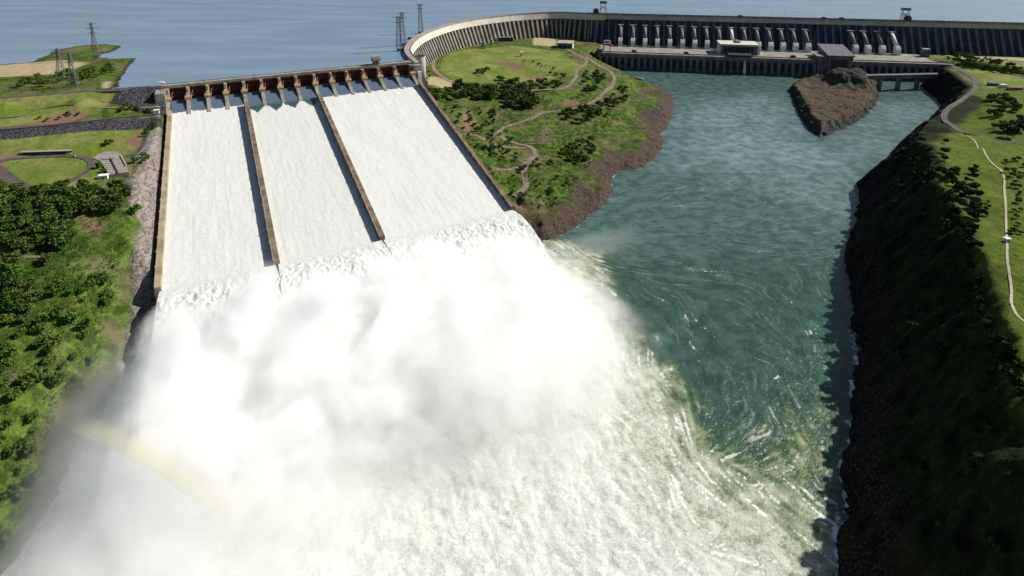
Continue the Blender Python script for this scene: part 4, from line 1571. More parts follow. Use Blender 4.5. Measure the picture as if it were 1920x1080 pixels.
# ------------------------------------------------------------------ trees
def leaf_mat(name, c0, c1, c2):
    t = NT(name)
    oi = t.node('ShaderNodeObjectInfo').outputs['Random']
    n = t.noise(t.pos(), 0.35, 3)
    f = t.math('ADD', t.math('MULTIPLY', oi, 0.55), t.math('MULTIPLY', n, 0.5))
    c = t.mix(t.step(f, 0.2, 0.8), c0, c1)
    c = t.mix(t.step(t.noise(t.pos(), 1.6, 2), 0.52, 0.68, 0, 0.5), c, c2)
    t.base(c, 0.8, 0.15)
    return t.m


M['leaf_dark'] = leaf_mat('dark_foliage', (0.020, 0.042, 0.007), (0.070, 0.120, 0.016), (0.12, 0.18, 0.03))
M['leaf_mid'] = leaf_mat('mid_foliage', (0.036, 0.076, 0.011), (0.088, 0.150, 0.020), (0.135, 0.20, 0.035))


def crown_arrays(seed, ncl=30, per=11, flat=0.75):
    r = np.random.default_rng(seed)
    V, Q = [], []
    # a few lobes make an uneven outline
    lobes = [(0, 0, 0, 0.72)] + [(*(0.55 * np.array([math.cos(a), math.sin(a)])), r.uniform(-0.15, 0.35), r.uniform(0.34, 0.52)) for a in r.uniform(0, 6.28, 6)]
    for c in range(ncl):
        lx, ly, lz, lr = lobes[r.integers(len(lobes))]
        d = r.normal(size=3)
        d /= np.linalg.norm(d)
        if d[2] < -0.45:
            d[2] *= -0.5
        cc = np.array([lx, ly, lz]) + d * lr * r.uniform(0.65, 1.05)
        for k in range(per):
            p = cc + r.normal(size=3) * 0.12
            nrm = d + r.normal(size=3) * 0.7
            nrm /= np.linalg.norm(nrm)
            a = np.cross(nrm, r.normal(size=3))
            a /= np.linalg.norm(a)
            b = np.cross(nrm, a)
            s = r.uniform(0.09, 0.18)
            i = len(V)
            V += [p - a * s - b * s * 0.7, p + a * s - b * s * 0.5, p + a * s * 0.8 + b * s, p - a * s + b * s * 0.8]
            Q.append((i, i + 1, i + 2, i + 3))
    V = np.array(V)
    V[:, 2] *= flat
    return V, np.array(Q)


CROWNS = [crown_arrays(100 + i, 58, 10, [0.9, 1.0, 0.85, 0.95, 1.1][i]) for i in range(5)]
BUSH = [crown_arrays(200 + i, 6, 4, 0.75) for i in range(6)]


def trunk_mesh():
    mb = MB()
    mb.tube((0, 0, -0.5), (0.03, 0, 0.65), 0.085, 0.06, 6)
    for a in (0.3, 2.3, 4.4):
        mb.tube((0.03, 0, 0.6), (0.5 * math.cos(a), 0.5 * math.sin(a), 1.15), 0.05, 0.02, 5)
    me = bpy.data.meshes.new('trunk')
    me.from_pydata(mb.v, [], mb.f)
    me.materials.append(M['bark'])
    return me


M['leaf_shade'] = leaf_mat('shade_darkened_foliage', (0.008, 0.016, 0.004), (0.026, 0.044, 0.008), (0.040, 0.062, 0.010))  # river-bank foliage with the shade darkened into its leaf colour
TRUNK = trunk_mesh()
CM = {}
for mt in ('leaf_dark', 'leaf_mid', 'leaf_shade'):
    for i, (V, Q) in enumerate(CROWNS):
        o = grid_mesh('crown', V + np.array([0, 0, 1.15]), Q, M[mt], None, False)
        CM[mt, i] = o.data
        bpy.data.objects.remove(o)


def on_ground(px, py, z0=60.0):
    """photo points -> ground points (arrays)"""
    z = np.full(px.shape, z0)
    for _ in range(14):
        X, Y = px - 960.0, py - CYP
        h = HC - z
        d = Y * CP + F * SP
        x, y = X * h / d, (F * CP - Y * SP) * h / d
        z = 0.45 * z + 0.55 * height(x, y)
    return x, y, z


def scatter(poly, n, seed, gap=0.0):
    r = np.random.default_rng(seed)
    xs = [q[0] for q in poly]
    ys = [q[1] for q in poly]
    out = []
    while len(out) < n:
        px = r.uniform(min(xs), max(xs), 4 * n)
        py = r.uniform(min(ys), max(ys), 4 * n)
        k = inside(poly, px, py)
        out += list(zip(px[k], py[k]))
    out = np.array(out[:n])
    return on_ground(out[:, 0], out[:, 1])


AREAS = [
    ([(0, 372), (60, 366), (120, 352), (236, 357), (240, 385), (215, 408), (160, 405), (128, 430), (140, 468), (60, 476), (0, 478)], 150, 4.0, 6.8, 'leaf_dark', 'dark tree packed in the wood below the oval lawn', 'trees in the wood below the oval lawn'),
    ([(0, 352), (42, 352), (44, 366), (0, 368)], 8, 3, 4.5, 'leaf_dark', 'low dark tree in the clump by the white-edged road', 'trees by the white-edged road'),
    ([(0, 494), (30, 494), (36, 520), (60, 540), (70, 585), (0, 590)], 34, 4.6, 7.0, 'leaf_dark', 'dark tree in the clump under the brown footpath at the picture edge', 'trees under the brown footpath'),
    ([(80, 478), (110, 480), (112, 498), (85, 498)], 3, 3.5, 4.5, 'leaf_dark', 'dark tree beside the end of the brown footpath', 'trees at the footpath end'),
    ([(60, 540), (200, 520), (205, 600), (180, 690), (100, 730), (0, 760), (0, 600)], 60, 2.8, 5.0, 'leaf_mid', 'bright green tree scattered on the slope above the spray', 'trees on the slope above the spray'),
    ([(0, 800), (70, 790), (80, 900), (30, 1010), (0, 1040)], 15, 2.4, 4.2, 'leaf_dark', 'tree half veiled by mist on the low bank', 'trees on the misty bank'),
    ([(266, 262), (284, 238), (296, 236), (280, 262)], 7, 2.6, 4.2, 'leaf_mid', 'bush-like tree at the rim of the grey rock cut', 'trees on the rim of the rock cut'),
    ([(252, 305), (276, 285), (280, 300), (262, 312)], 6, 2.6, 4.0, 'leaf_mid', 'green tree above the pale rock slope beside the viewpoint', 'trees above the pale rock slope'),
    ([(184, 308), (194, 306), (196, 324), (186, 326)], 3, 2.6, 3.4, 'leaf_dark', 'dark tree between the viewpoint terrace and the curved drive', 'trees by the viewpoint terrace'),
    ([(200, 268), (228, 268), (228, 274), (200, 275)], 3, 3.0, 4.0, 'leaf_dark', 'dark round tree alone on the lawn above the viewpoint', 'trees on the lawn above the viewpoint'),
    # plateau and the slopes of the central hill
    ([(800, 176), (838, 160), (900, 166), (960, 162), (1000, 176), (1010, 205), (960, 206), (930, 190), (880, 186), (830, 190), (805, 190)], 130, 4.2, 7.6, 'leaf_dark', 'dark tree in the belt below the round plateau lawn', 'trees in the belt below the plateau lawn'),
    ([(893, 134), (926, 132), (930, 144), (892, 146)], 7, 4, 6, 'leaf_dark', 'dark spreading tree standing on the plateau lawn', 'dark trees on the plateau lawn'),
    ([(928, 146), (960, 152), (1060, 156), (1064, 165), (980, 168), (930, 160)], 34, 3.6, 6.2, 'leaf_dark', 'tree along the near edge of the plateau lawn', 'trees on the plateau edge'),
    ([(1020, 140), (1060, 138), (1070, 152), (1030, 158)], 8, 2.6, 4.4, 'leaf_mid', 'small tree inside the bend of the plateau road', 'trees in the plateau road bend'),
    ([(984, 112), (1000, 117), (1040, 128), (1040, 132), (1000, 122), (982, 116)], 9, 2.2, 3.2, 'leaf_dark', 'small dark tree in the row across the plateau lawn', 'row of trees across the plateau lawn'),
    ([(1086, 140), (1118, 132), (1138, 146), (1120, 172), (1098, 180), (1090, 160)], 34, 3.0, 5.2, 'leaf_mid', 'green tree between the two hill roads', 'trees between the hill roads'),
    ([(1055, 212), (1110, 202), (1150, 175), (1172, 160), (1178, 190), (1140, 220), (1100, 232), (1062, 230)], 52, 3.2, 6.0, 'leaf_mid', 'green tree on the outer bank of the sweeping hill road', 'trees outside the hill road'),
    ([(1060, 270), (1110, 262), (1120, 300), (1085, 310), (1050, 300)], 30, 3.2, 5.4, 'leaf_dark', 'dark tree above the brown river rocks', 'trees above the river rocks'),
    ([(840, 190), (930, 212), (930, 240), (960, 262), (970, 300), (920, 312), (860, 235), (826, 205)], 60, 2.2, 4.2, 'leaf_dark', 'small dark tree on the scrub between chute wall and gravel road', 'trees on the scrub by the chute wall'),
    ([(950, 320), (1010, 300), (1050, 310), (1070, 360), (1030, 395), (985, 390), (960, 372)], 24, 2.0, 3.8, 'leaf_mid', 'green shrub-tree on the lower end of the hill', 'trees on the lower end of the hill'),
    ([(797, 124), (808, 126), (806, 160), (797, 160)], 5, 2.5, 4, 'leaf_dark', 'dark tree at the foot of the round tower', 'trees at the round tower'),
    # right bank
    ([(1848, 192), (1884, 176), (1920, 196), (1920, 262), (1880, 256), (1850, 226)], 44, 4.5, 7.5, 'leaf_dark', 'dark tree in the wood above the bank road', 'trees in the wood above the bank road'),
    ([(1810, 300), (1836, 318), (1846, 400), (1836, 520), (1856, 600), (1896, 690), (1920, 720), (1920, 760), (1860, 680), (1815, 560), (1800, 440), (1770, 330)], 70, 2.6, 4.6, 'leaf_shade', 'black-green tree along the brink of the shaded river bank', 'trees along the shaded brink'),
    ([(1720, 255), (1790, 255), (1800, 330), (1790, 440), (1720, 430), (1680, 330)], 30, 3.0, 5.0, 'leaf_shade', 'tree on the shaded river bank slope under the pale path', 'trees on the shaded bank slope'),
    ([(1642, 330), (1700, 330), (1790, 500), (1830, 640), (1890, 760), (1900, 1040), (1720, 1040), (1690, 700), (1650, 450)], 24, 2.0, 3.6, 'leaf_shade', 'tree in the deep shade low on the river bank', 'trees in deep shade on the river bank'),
    ([(1866, 300), (1920, 300), (1920, 440), (1892, 440), (1890, 340)], 26, 1.6, 2.8, 'leaf_dark', 'small bush-like tree on the sunny slope right of the pale path', 'small trees right of the pale path'),
    ([(1830, 375), (1870, 385), (1868, 410), (1835, 405)], 8, 1.4, 2.2, 'leaf_dark', 'little shrub-tree on the lawn left of the pale path', 'small trees left of the pale path'),
    ([(1742, 100), (1780, 98), (1840, 112), (1800, 120)], 14, 3, 5, 'leaf_dark', 'dark tree at the foot of the terrace by the deck end', 'trees at the terrace foot'),
    ([(1768, 94), (1800, 97), (1850, 112), (1920, 130), (1960, 140), (1960, 148), (1900, 142), (1850, 134), (1800, 122), (1772, 106)], 70, 3.5, 6.0, 'leaf_dark', 'dark tree on the shaded side of the terrace beyond the bank road', 'trees on the terrace side'),
    # lakeside spit
    ([(80, 108), (110, 94), (165, 88), (180, 104), (140, 110), (90, 116)], 30, 4.5, 7.5, 'leaf_dark', 'dark tree in the lakeside grove beyond the tan field', 'trees in the lakeside grove'),
    ([(180, 86), (220, 84), (214, 92), (180, 96)], 6, 3.5, 5.5, 'leaf_dark', 'tree near the tip of the far spit', 'trees on the far spit'),
    ([(0, 112), (45, 109), (70, 112), (60, 118), (0, 119)], 8, 4.5, 6.5, 'leaf_dark', 'lone dark tree on the shore behind the tan field', 'trees on the shore behind the tan field'),
    ([(40, 152), (140, 136), (190, 118), (220, 130), (190, 150), (120, 162), (30, 168)], 46, 3.2, 6.0, 'leaf_dark', 'tree in the scrub between tan field and embankment road', 'trees in the lakeside scrub'),
    ([(215, 198), (290, 202), (290, 212), (220, 212)], 10, 2.4, 3.6, 'leaf_mid', 'green tree in the hedge between the two black rock fills', 'trees between the rock fills'),
    ([(60, 222), (140, 210), (160, 214), (90, 230)], 6, 2.2, 3.4, 'leaf_dark', 'dark bush-like tree on the red-soiled mound', 'trees on the red mound'),
]
allt = []
for ai, (poly, n, r0, r1, mt, lab, grp) in enumerate(AREAS):
    x, y, z = scatter(poly, n, 1000 + ai)
    rr = np.random.default_rng(2000 + ai)
    for k in range(n):
        r_ = rr.uniform(r0, r1)
        if z[k] < 1:
            continue
        d = math.sqrt(x[k] ** 2 + y[k] ** 2 + (HC - z[k]) ** 2)
        allt.append((r_ / d, x[k], y[k], z[k], r_, mt, lab, grp, rr.integers(5), rr.uniform(0, 6.28), rr.uniform(0.85, 1.25)))
# the single round tree over the rock cut
x, y, z = on_ground(np.array([253.0]), np.array([404.0]))
solo = (9, x[0], y[0], z[0], 6.6, 'leaf_dark', 'round near-black tree alone at the edge of the pale rock slope', None, 3, 0.0, 0.95)
allt.sort(key=lambda q: -q[0])
IND = [solo] + allt[:296]
REST = allt[296:]
first = {}
for sz, x, y, z, r_, mt, lab, grp, v_, rot, sq in IND:
    key = (mt, v_)
    if key not in first:
        root = empty('tree', (x, y, z))
        cr = bpy.data.objects.new('crown', CM[mt, v_])
        tr = bpy.data.objects.new('trunk', TRUNK)
        for c in (cr, tr):
            C.objects.link(c)
            c.parent = root
        first[key] = (root, cr, tr)
    else:
        o0, cr0, tr0 = first[key]
        root = o0.copy()
        C.objects.link(root)
        for c0 in (cr0, tr0):
            c = c0.copy()
            C.objects.link(c)
            c.parent = root
    root.location = (x, y, z)
    root.rotation_euler = (0, 0, rot)
    root.scale = (r_, r_, r_ * sq)
    root['label'] = lab
    root['category'] = 'tree'
    if grp:
        root['group'] = grp
    elif 'group' in root:
        del root['group']


def merged(name, items, mat, templ):
    VV, QQ = [], []
    b = 0
    for x, y, z, r_, v_, rot, sq, lift in items:
        V, Q = templ[v_ % len(templ)]
        c, s = math.cos(rot), math.sin(rot)
        W = np.stack([(V[:, 0] * c - V[:, 1] * s) * r_ + x, (V[:, 0] * s + V[:, 1] * c) * r_ + y, (V[:, 2] + lift) * r_ * sq + z], 1)
        VV.append(W)
        QQ.append(Q + b)
        b += len(V)
    o = grid_mesh(name, np.concatenate(VV), np.concatenate(QQ), M[mat], None, False)
    return tag(o, kind='stuff')


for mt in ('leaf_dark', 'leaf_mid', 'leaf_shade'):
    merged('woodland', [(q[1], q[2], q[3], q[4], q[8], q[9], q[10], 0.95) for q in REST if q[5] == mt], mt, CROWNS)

# low scrub
SCRUB = [([(0, 360), (240, 352), (246, 440), (225, 510), (200, 600), (180, 720), (100, 760), (0, 800)], 3400, 0.7, 2.2),
         ([(0, 780), (110, 750), (90, 850), (60, 960), (0, 1060)], 500, 0.7, 1.8),
         ([(795, 170), (1010, 172), (1060, 185), (1150, 160), (1200, 165), (1190, 200), (1130, 250), (1110, 310), (1060, 380), (1000, 400), (965, 372), (900, 300)], 5200, 0.8, 2.5),
         ([(830, 105), (960, 88), (1060, 95), (1080, 125), (1040, 150), (880, 150)], 160, 0.6, 1.4),
         ([(1640, 320), (1790, 250), (1840, 400), (1840, 520), (1900, 720), (1920, 1080), (1700, 1080), (1650, 600)], 700, 0.8, 1.8),
         ([(1845, 300), (1920, 280), (1920, 640), (1880, 600), (1870, 400)], 200, 0.5, 1.2),
         ([(20, 150), (180, 118), (230, 120), (215, 155), (60, 175)], 350, 1.0, 2.2),
         ([(80, 108), (180, 88), (225, 88), (190, 106)], 160, 1.0, 2.2),
         ([(1500, 170), (1640, 140), (1640, 200), (1550, 235)], 130, 0.7, 1.6),
         ([(0, 262), (280, 235), (240, 300), (100, 285)], 60, 0.6, 1.4)]
its = {'leaf_dark': [], 'leaf_mid': [], 'leaf_shade': []}
for ai, (poly, n, r0, r1) in enumerate(SCRUB):
    x, y, z = scatter(poly, n, 3000 + ai)
    rr = np.random.default_rng(4000 + ai)
    clump = fbm(x, y, 26, 301, 3)
    for k in range(n):
        if z[k] < 1.5 or (clump[k] < -0.12 and rr.random() < 0.75):
            continue
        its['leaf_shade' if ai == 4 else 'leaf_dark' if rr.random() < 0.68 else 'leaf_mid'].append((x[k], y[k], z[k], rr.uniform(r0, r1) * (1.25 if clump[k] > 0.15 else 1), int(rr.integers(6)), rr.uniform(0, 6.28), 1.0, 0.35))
for mt in its:
    merged('undergrowth', its[mt], mt, BUSH)

# ------------------------------------------------------------------ small things
def gnd(px, py):
    x, y, z = on_ground(np.array([float(px)]), np.array([float(py)]))
    return float(x[0]), float(y[0]), float(z[0])


def house(name, px, py, w_, d_, h_, rot, label, wallm='white', roofm='roof_grey', cat='building', pitched=False, group=None, nwin=2):
    x0, y0, z0 = gnd(px, py)
    o = empty(name, (x0, y0, z0), label, cat, group)
    ca, sa = math.cos(rot), math.sin(rot)
    fr = lambda a, b, z: (x0 + ca * a - sa * b, y0 + sa * a + ca * b, z0 + z)
    MB().box(-w_ / 2, w_ / 2, -d_ / 2, d_ / 2, -2.5, h_, fr).build('wall', wallm, o)
    mb = MB()
    if pitched:
        e = 0.6
        mb.prism([(-d_ / 2 - e, h_ - 0.05), (d_ / 2 + e, h_ - 0.05), (0, h_ + d_ * 0.3)], lambda q: fr(-w_ / 2 - e, q[0], q[1]), lambda q: fr(w_ / 2 + e, q[0], q[1]))
    else:
        mb.box(-w_ / 2 - 0.4, w_ / 2 + 0.4, -d_ / 2 - 0.4, d_ / 2 + 0.4, h_, h_ + 0.6, fr)
    mb.build('roof', roofm, o)
    MB().box(-w_ * 0.08, w_ * 0.12, -d_ / 2 - 0.08, -d_ / 2 + 0.02, 0, min(2.4, h_ * 0.75), fr).build('door', 'steel_dark', o)
    for i in range(nwin):
        a = -w_ * 0.36 + i * w_ * 0.55
        MB().box(a, a + w_ * 0.16, -d_ / 2 - 0.06, -d_ / 2 + 0.02, h_ * 0.4, h_ * 0.75, fr).build('window', 'window_dark', o)
    return o


# long shelter above the drive
x0, y0, z0 = gnd(40, 289)
x1, y1, z1 = gnd(133, 287)
d = Vector((x1 - x0, y1 - y0, 0))
L = d.length
d.normalize()
zz = max(z0, z1)
fr = lambda a, b, z: (x0 + d.x * a - d.y * b, y0 + d.y * a + d.x * b, zz + z)
o = empty('parking_shelter', fr(L / 2, 0, 0), 'long low pale-roofed shelter on dark posts along the curved drive', 'shelter')
MB().box(0, L, -2.6, 2.6, 2.7, 3.2, fr).build('roof', 'concrete_pink', o)
MB().box(0, L, 2.2, 2.6, -1, 2.7, fr).build('back_wall', 'wall_brown', o)
for i in range(9):
    a = 0.5 + (L - 1) * i / 8
    MB().box(a - 0.25, a + 0.25, -2.4, -1.9, -1, 2.7, fr).build('post', 'steel_dark', o)
# viewpoint terrace
zt = gnd(205, 305)[2] + 0.8
o = empty('viewpoint_terrace', P(208, 305, zt), 'paved stepped terrace with a dividing wall on the rim above the chute', 'terrace')
tp = [(174, 296), (186, 288), (200, 283.5), (218, 284), (228, 290), (234, 303), (241, 322), (205, 327), (196, 314), (188, 302)]
MB().prism(PP(tp, zt), lambda q: (q[0], q[1], zt - 5), lambda q: (q[0], q[1], zt)).build('paving', 'paving', o)
for k, seg in enumerate(([(207, 297), (221, 325)], [(190, 300), (214, 298)], [(226, 292), (237, 312)])):
    a, b = P(*seg[0], zt), P(*seg[1], zt)
    mb = MB()
    dd = Vector((b[0] - a[0], b[1] - a[1], 0))
    nn2 = Vector((-dd.y, dd.x, 0)).normalized() * 0.5
    mb.hexa([(a[0] - nn2.x, a[1] - nn2.y, zt), (b[0] - nn2.x, b[1] - nn2.y, zt), (b[0] + nn2.x, b[1] + nn2.y, zt), (a[0] + nn2.x, a[1] + nn2.y, zt)],
            [(a[0] - nn2.x, a[1] - nn2.y, zt + 1.2), (b[0] - nn2.x, b[1] - nn2.y, zt + 1.2), (b[0] + nn2.x, b[1] + nn2.y, zt + 1.2), (a[0] + nn2.x, a[1] + nn2.y, zt + 1.2)])
    mb.build('terrace_wall', 'steel_dark' if k == 0 else 'concrete_pale', o)
for k in range(5):
    a, b = P(196 + k * 2.2, 306 + k * 4, zt), P(211 + k * 2.2, 305 + k * 4, zt)
    MB().box(a[0], b[0], a[1] - 0.7, a[1] + 0.7, zt, zt + 0.45).build('step', 'concrete_pale', o)
house('kiosk', 195, 334, 9, 6, 3.6, 0.3, 'small white kiosk below the paved viewpoint terrace', 'white', 'white')
house('kiosk', 228, 327, 6, 5, 2.6, 0.2, 'low dark-roofed hut at the near corner of the viewpoint terrace', 'wall_brown', 'steel_dark', nwin=1)
house('kiosk', 294, 212, 7, 5, 4.5, 0.45, 'small white cabin beside the spillway end on the lower road', 'white', 'white')
house('hut', 978, 105, 6, 5, 10, 0.0, 'tall narrow white hut standing alone on the plateau lawn', 'white', 'white', nwin=1)
house('shed', 945, 77, 50, 14, 11, 0.15, 'long dark shed at the back of the plateau below the curved dam', 'steel_dark', 'bluegrey', nwin=1)
house('hut', 1807, 114, 12, 8, 6, -0.3, 'white hut beside the road at the powerhouse end', 'white', 'white')
house('cabin', 1734, 106, 16, 14, 20, -0.18, 'grey tower-like cabin at the far end of the powerhouse deck', 'bluegrey', 'roof_pink')
house('shed', 1862, 160, 18, 9, 5, -0.2, 'grey flat shed left of the shed group on the right bank', 'bluegrey', 'roof_grey')
house('shed', 1880, 164, 12, 8, 6, 0.1, 'small white shed in the middle of the right-bank shed group', 'white', 'concrete_white')
house('shed', 1902, 168, 26, 8, 4.5, -0.1, 'long brown-roofed shed right of the white shed', 'concrete', 'steel_red')
house('hut', 1887.5, 453, 4, 3.4, 2.8, 0.1, 'tiny white hut standing on the pale footpath', 'white', 'white', nwin=1)
house('hut', 1893, 660, 3.2, 2.4, 1.8, 0.5, 'tiny white hut on the grass below the footpath', 'white', 'concrete_pink', nwin=1)
for k, (px, py, w1_, h1_) in enumerate(((905, 88, 7, 13), (909, 91, 6, 11), (922, 84, 6, 14), (931, 82, 6, 15))):
    x0, y0, z0 = gnd(px, py)
    o = empty('concrete_pillar', (x0, y0, z0), ['squat dark-sided concrete pillar, leftmost of the four by the plateau back road', 'short pale concrete pillar just right of the leftmost one', 'pale concrete pillar with a gap on both sides of it', 'tallest pale concrete pillar beside the long dark shed'][k], 'pillar', 'concrete pillars on the plateau')
    MB().prism([(x0 - w1_ / 2, y0 - 3), (x0 + w1_ / 2, y0 - 3), (x0 + w1_ / 2, y0 + 3), (x0 - w1_ / 2, y0 + 3)], lambda q: (q[0], q[1], z0 - 2), lambda q: (x0 + (q[0] - x0) * 0.85, y0 + (q[1] - y0) * 0.85, z0 + h1_)).build('shaft', 'concrete_pale' if k else 'concrete_dark', o)
    MB().box(x0 - w1_ / 2, x0 + w1_ / 2, y0 - 3, y0 + 3, z0 + h1_, z0 + h1_ + 1).build('cap', 'concrete', o)


def vehicle(name, pos, rot, L, W, H, bodym, label, cat, van=False, group=None):
    x0, y0, z0 = pos
    o = empty(name, pos, label, cat, group)
    ca, sa = math.cos(rot), math.sin(rot)
    fr = lambda a, b, z: (x0 + ca * a - sa * b, y0 + sa * a + ca * b, z0 + z)
    MB().prism([(-L / 2, 0.35), (L / 2, 0.35), (L / 2, H * 0.5), (L / 2 - 0.3, H * 0.58), (-L / 2 + 0.1, H * 0.6)], lambda q: fr(q[0], -W / 2, q[1]), lambda q: fr(q[0], W / 2, q[1])).build('body', bodym, o)
    c0, c1 = (-L * 0.48, L * 0.28) if van else (-L * 0.32, L * 0.18)
    MB().hexa([fr(c0, -W * 0.46, H * 0.58), fr(c1 + L * 0.12, -W * 0.46, H * 0.58), fr(c1 + L * 0.12, W * 0.46, H * 0.58), fr(c0, W * 0.46, H * 0.58)],
              [fr(c0 + L * 0.05, -W * 0.4, H), fr(c1, -W * 0.4, H), fr(c1, W * 0.4, H), fr(c0 + L * 0.05, W * 0.4, H)]).build('cab', bodym if van else 'window_dark', o)
    for a in (-L * 0.3, L * 0.3):
        for b in (-1, 1):
            MB().tube(fr(a, b * W * 0.36, 0.36), fr(a, b * W * 0.52, 0.36), 0.36, n=8).build('wheel', 'steel_dark', o)
    return o


q = P(303, 158, 120)
vehicle('van', (q[0], q[1], 120.1), 0.45, 9, 3.4, 4.2, 'white', 'white van parked on the embankment road where it meets the spillway', 'van', True)
q = gnd(138, 294)
vehicle('parked_car', (q[0], q[1], q[2] + 0.4), 0.2, 4.6, 1.9, 1.6, 'white', 'white car on the curved drive at the end of the long shelter', 'car')
for k, (px, lab) in enumerate(((1189, 'dark truck on the powerhouse deck nearest the plateau end'), (1287, 'dark truck on the powerhouse deck left of the blue-grey block'), (1487, 'dark truck on the powerhouse deck left of the sloping-roofed hall'))):
    tt = t_at_px(px, 165, 43)
    vehicle('truck', mline(tt, 165, 41), math.atan2(MD.y, MD.x), 13, 4, 5.5, 'steel_dark', lab, 'truck', True, 'trucks on the powerhouse deck')
for k, (px, lab) in enumerate(((1388, 'dark truck on the dam crest above the blue-grey block'), (1545, 'dark truck on the dam crest, left of two above the hall'), (1578, 'dark truck on the dam crest, right of two above the hall'))):
    tt = t_at_px(px, 0, 121)
    vehicle('truck', mline(tt, 0, ZC + 0.05), math.atan2(MD.y, MD.x), 14, 4, 5, 'steel_dark', lab, 'truck', True, 'trucks on the dam crest')


def boulder(px, py, r_, seed, label, sq=0.5):
    x0, y0 = P(px, py, 0)[:2]
    bm = bmesh.new()
    bmesh.ops.create_icosphere(bm, subdivisions=3, radius=1)
    rr = np.random.default_rng(seed)
    ph = rr.uniform(0, 6, 6)
    for v in bm.verts:
        c = v.co
        k = 1 + 0.22 * math.sin(2.3 * c.x + ph[0]) * math.cos(2.9 * c.y + ph[1]) + 0.14 * math.sin(5 * c.z + 4 * c.x + ph[2])
        v.co = Vector((c.x * k * 1.5, c.y * k, c.z * k * sq)) * r_
    me = bpy.data.meshes.new('boulder')
    bm.to_mesh(me)
    bm.free()
    me.materials.append(M['boulder'])
    o = bpy.data.objects.new('boulder', me)
    C.objects.link(o)
    o.location = (x0, y0, 0.5)
    return tag(o, label, 'rock')


M['boulder'] = concrete('boulder_stone', (0.12, 0.09, 0.075), (0.30, 0.25, 0.21), 0.3)
boulder(1198, 148.5, 8, 3, 'brown boulder standing in the water off the upper end of the hill')
boulder(1192, 146.5, 5, 4, 'smaller boulder just behind the brown one in the water')

# ------------------------------------------------------------------ rainbow in the drifting spray
A = Vector((-0.597, -0.055, -0.80)).normalized()
cam_p = Vector((0, 0, HC))
ray = Vector(P(232, 803, 78)) - cam_p
dist_r = ray.length
ctr = cam_p + A * (dist_r * math.cos(math.radians(42)))
R0 = dist_r * math.sin(math.radians(42))
e1 = (cam_p + ray - ctr).normalized()
e2 = A.cross(e1).normalized()
e1 = e2.cross(A).normalized()
t = NT('rainbow')
t.n.remove(t.b)
tc = t.node('ShaderNodeTexCoord')
sx = t.node('ShaderNodeSeparateXYZ')
t.l.new(tc.outputs['Object'], sx.inputs[0])
rad = t.math('SQRT', t.math('ADD', t.math('MULTIPLY', sx.outputs[0], sx.outputs[0]), t.math('MULTIPLY', sx.outputs[1], sx.outputs[1])))
fr_ = t.math('DIVIDE', t.math('SUBTRACT', rad, R0 - 8), 16.0)
cr_ = t.node('ShaderNodeValToRGB')
el = cr_.color_ramp.elements
el[0].position, el[0].color = 0.0, (0.55, 0.45, 0.95, 1)
el[1].position, el[1].color = 1.0, (1.0, 0.45, 0.40, 1)
for p_, c_ in ((0.25, (0.5, 0.72, 1.0, 1)), (0.45, (0.72, 1.0, 0.74, 1)), (0.62, (1.0, 0.97, 0.55, 1)), (0.8, (1.0, 0.7, 0.3, 1))):
    e = el.new(p_)
    e.color = c_
t.l.new(fr_, cr_.inputs[0])
ang_ = t.math('ARCTAN2', sx.outputs[1], sx.outputs[0])
den_ = t.math('MULTIPLY', t.math('MULTIPLY', t.step(fr_, 0.0, 0.5), t.step(fr_, 1.0, 0.7)), t.math('MULTIPLY', t.step(ang_, -0.10, -0.02), t.step(ang_, 0.36, 0.05)))
vp = t.node('ShaderNodeVolumePrincipled')
t.l.new(cr_.outputs[0], vp.inputs['Color'])
t.l.new(t.math('MULTIPLY', den_, 0.035), vp.inputs['Density'])
t.l.new(vp.outputs[0], t.out.inputs['Volume'])
M['rainbow'] = t.m
mb = MB()
rows = []
sgn = 1.0 if (e2.x > 0) else -1.0
for i in range(25):
    a = -0.1 + 0.48 * i / 24
    c_, s_ = math.cos(a), math.sin(a) * 1.0
    rows.append([((R0 - 8) * c_, (R0 - 8) * s_, -7), ((R0 + 8) * c_, (R0 + 8) * s_, -7), ((R0 + 8) * c_, (R0 + 8) * s_, 7), ((R0 - 8) * c_, (R0 - 8) * s_, 7)])
mb.sweep(None, rows, True)
o = mb.build('rainbow', 'rainbow')
ee2 = e2 * sgn
from mathutils import Matrix
ax = e1.cross(ee2)
o.matrix_world = Matrix(((e1.x, ee2.x, ax.x, ctr.x), (e1.y, ee2.y, ax.y, ctr.y), (e1.z, ee2.z, ax.z, ctr.z), (0, 0, 0, 1)))
tag(o, kind='stuff')
# ------------------------------------------------------------------ spray
mist_o = P(519, 499, 0)
t = NT('spray')
t.n.remove(t.b)
tc = t.node('ShaderNodeTexCoord')
sx = t.node('ShaderNodeSeparateXYZ')
t.l.new(tc.outputs['Object'], sx.inputs[0])
u_, w_, z_ = sx.outputs[0], t.math('MULTIPLY', sx.outputs[1], -1.0), sx.outputs[2]
sc_ = t.node('ShaderNodeVectorMath', operation='MULTIPLY')
t.l.new(tc.outputs['Object'], sc_.inputs[0])
sc_.inputs[1].default_value = (0.020, 0.016, 0.024)
big = t.noise(sc_.outputs[0], 1.0, 4.0, 0.55, 0.4)
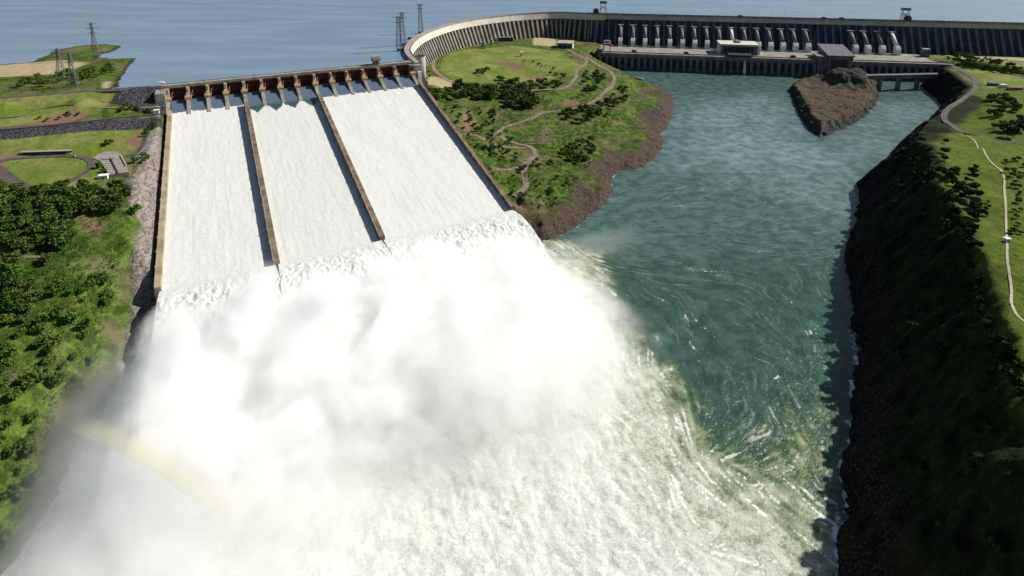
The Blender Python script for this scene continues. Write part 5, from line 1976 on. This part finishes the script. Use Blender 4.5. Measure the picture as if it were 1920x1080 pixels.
# billow height: high in the middle of the plunge line, low at both ends and downstream
hgt = t.math('MULTIPLY', t.step(w_, 36, 105, 0.40, 1.0), t.step(w_, 195, 350, 1.0, 0.0))
hu = t.math('MULTIPLY', t.step(u_, -55, 40, 0.25, 1.0), t.step(u_, 270, 425, 1.0, 0.06))
hgt = t.math('MULTIPLY', t.math('MULTIPLY', hgt, hu), 78.0)
sc2 = t.node('ShaderNodeVectorMath', operation='MULTIPLY')
t.l.new(tc.outputs['Object'], sc2.inputs[0])
sc2.inputs[1].default_value = (0.055, 0.045, 0.06)
puff = t.noise(sc2.outputs[0], 1.0, 4.0, 0.62, 0.8)
hgt = t.math('MULTIPLY', hgt, t.step(big, 0.30, 0.68, 0.55, 1.2))
hgt = t.math('ADD', hgt, t.math('MULTIPLY', t.math('MULTIPLY', t.math('SUBTRACT', puff, 0.5), hu), 34.0))
# thin drifting veil at the left bank and downstream
veil = t.math('MULTIPLY', t.step(u_, 150, 20, 0.0, 1.0), t.step(w_, 300, 380, 1.0, 0.0))
veil = t.math('MULTIPLY', veil, t.step(t.math('ADD', u_, t.math('MULTIPLY', w_, 0.10)), -44, 4, 0.0, 1.0))
veil = t.math('MULTIPLY', veil, t.step(w_, 70, 150, 0.0, 1.0))
veil = t.math('MULTIPLY', veil, t.step(big, 0.34, 0.66, 0.4, 1.0))
veilz = t.math('MULTIPLY', veil, t.step(z_, 70, 5, 0.0, 1.0))
wisp = t.math('MULTIPLY', t.step(u_, 380, 420, 0.0, 1.0), t.step(u_, 430, 520, 1.0, 0.0))
wisp = t.math('MULTIPLY', wisp, t.math('MULTIPLY', t.step(w_, 45, 70, 0.0, 1.0), t.step(w_, 85, 110, 1.0, 0.0)))
wisp = t.math('MULTIPLY', wisp, t.step(z_, 16, 4, 0.0, 1.0))
above = t.math('SUBTRACT', hgt, z_)
core = t.step(above, 0.0, 20.0)
start = t.step(t.math('SUBTRACT', w_, t.step(u_, 110, 0, 0.0, 26.0)), 38, 82, 0.0, 1.0)
start = t.math('MULTIPLY', start, t.step(t.math('ADD', u_, t.math('MULTIPLY', w_, 0.12)), -38, -2, 0.0, 1.0))
dens = t.math('MULTIPLY', t.math('MULTIPLY', core, start), t.step(big, 0.28, 0.6, 0.026, 0.052))
dens = t.math('MULTIPLY', dens, t.step(puff, 0.34, 0.62, 0.45, 1.35))
dens = t.math('MULTIPLY', dens, t.step(w_, 205, 335, 1.0, 0.22))
dens = t.math('ADD', dens, t.math('MULTIPLY', veilz, 0.042))
dens = t.math('ADD', dens, t.math('MULTIPLY', wisp, 0.016))
vp = t.node('ShaderNodeVolumePrincipled')
vp.inputs['Color'].default_value = (1.0, 1.0, 1.0, 1)
vp.inputs['Anisotropy'].default_value = 0.0
t.l.new(dens, vp.inputs['Density'])
t.l.new(vp.outputs[0], t.out.inputs['Volume'])
M['spray'] = t.m
mb = MB()
mb.box(-100, 540, -385, -20, 0.6, 104, None)
o = mb.build('spray_mist', 'spray')
o.location = S(0, LIP, 0)
o.rotation_euler = (0, 0, SA)
tag(o, kind='stuff')
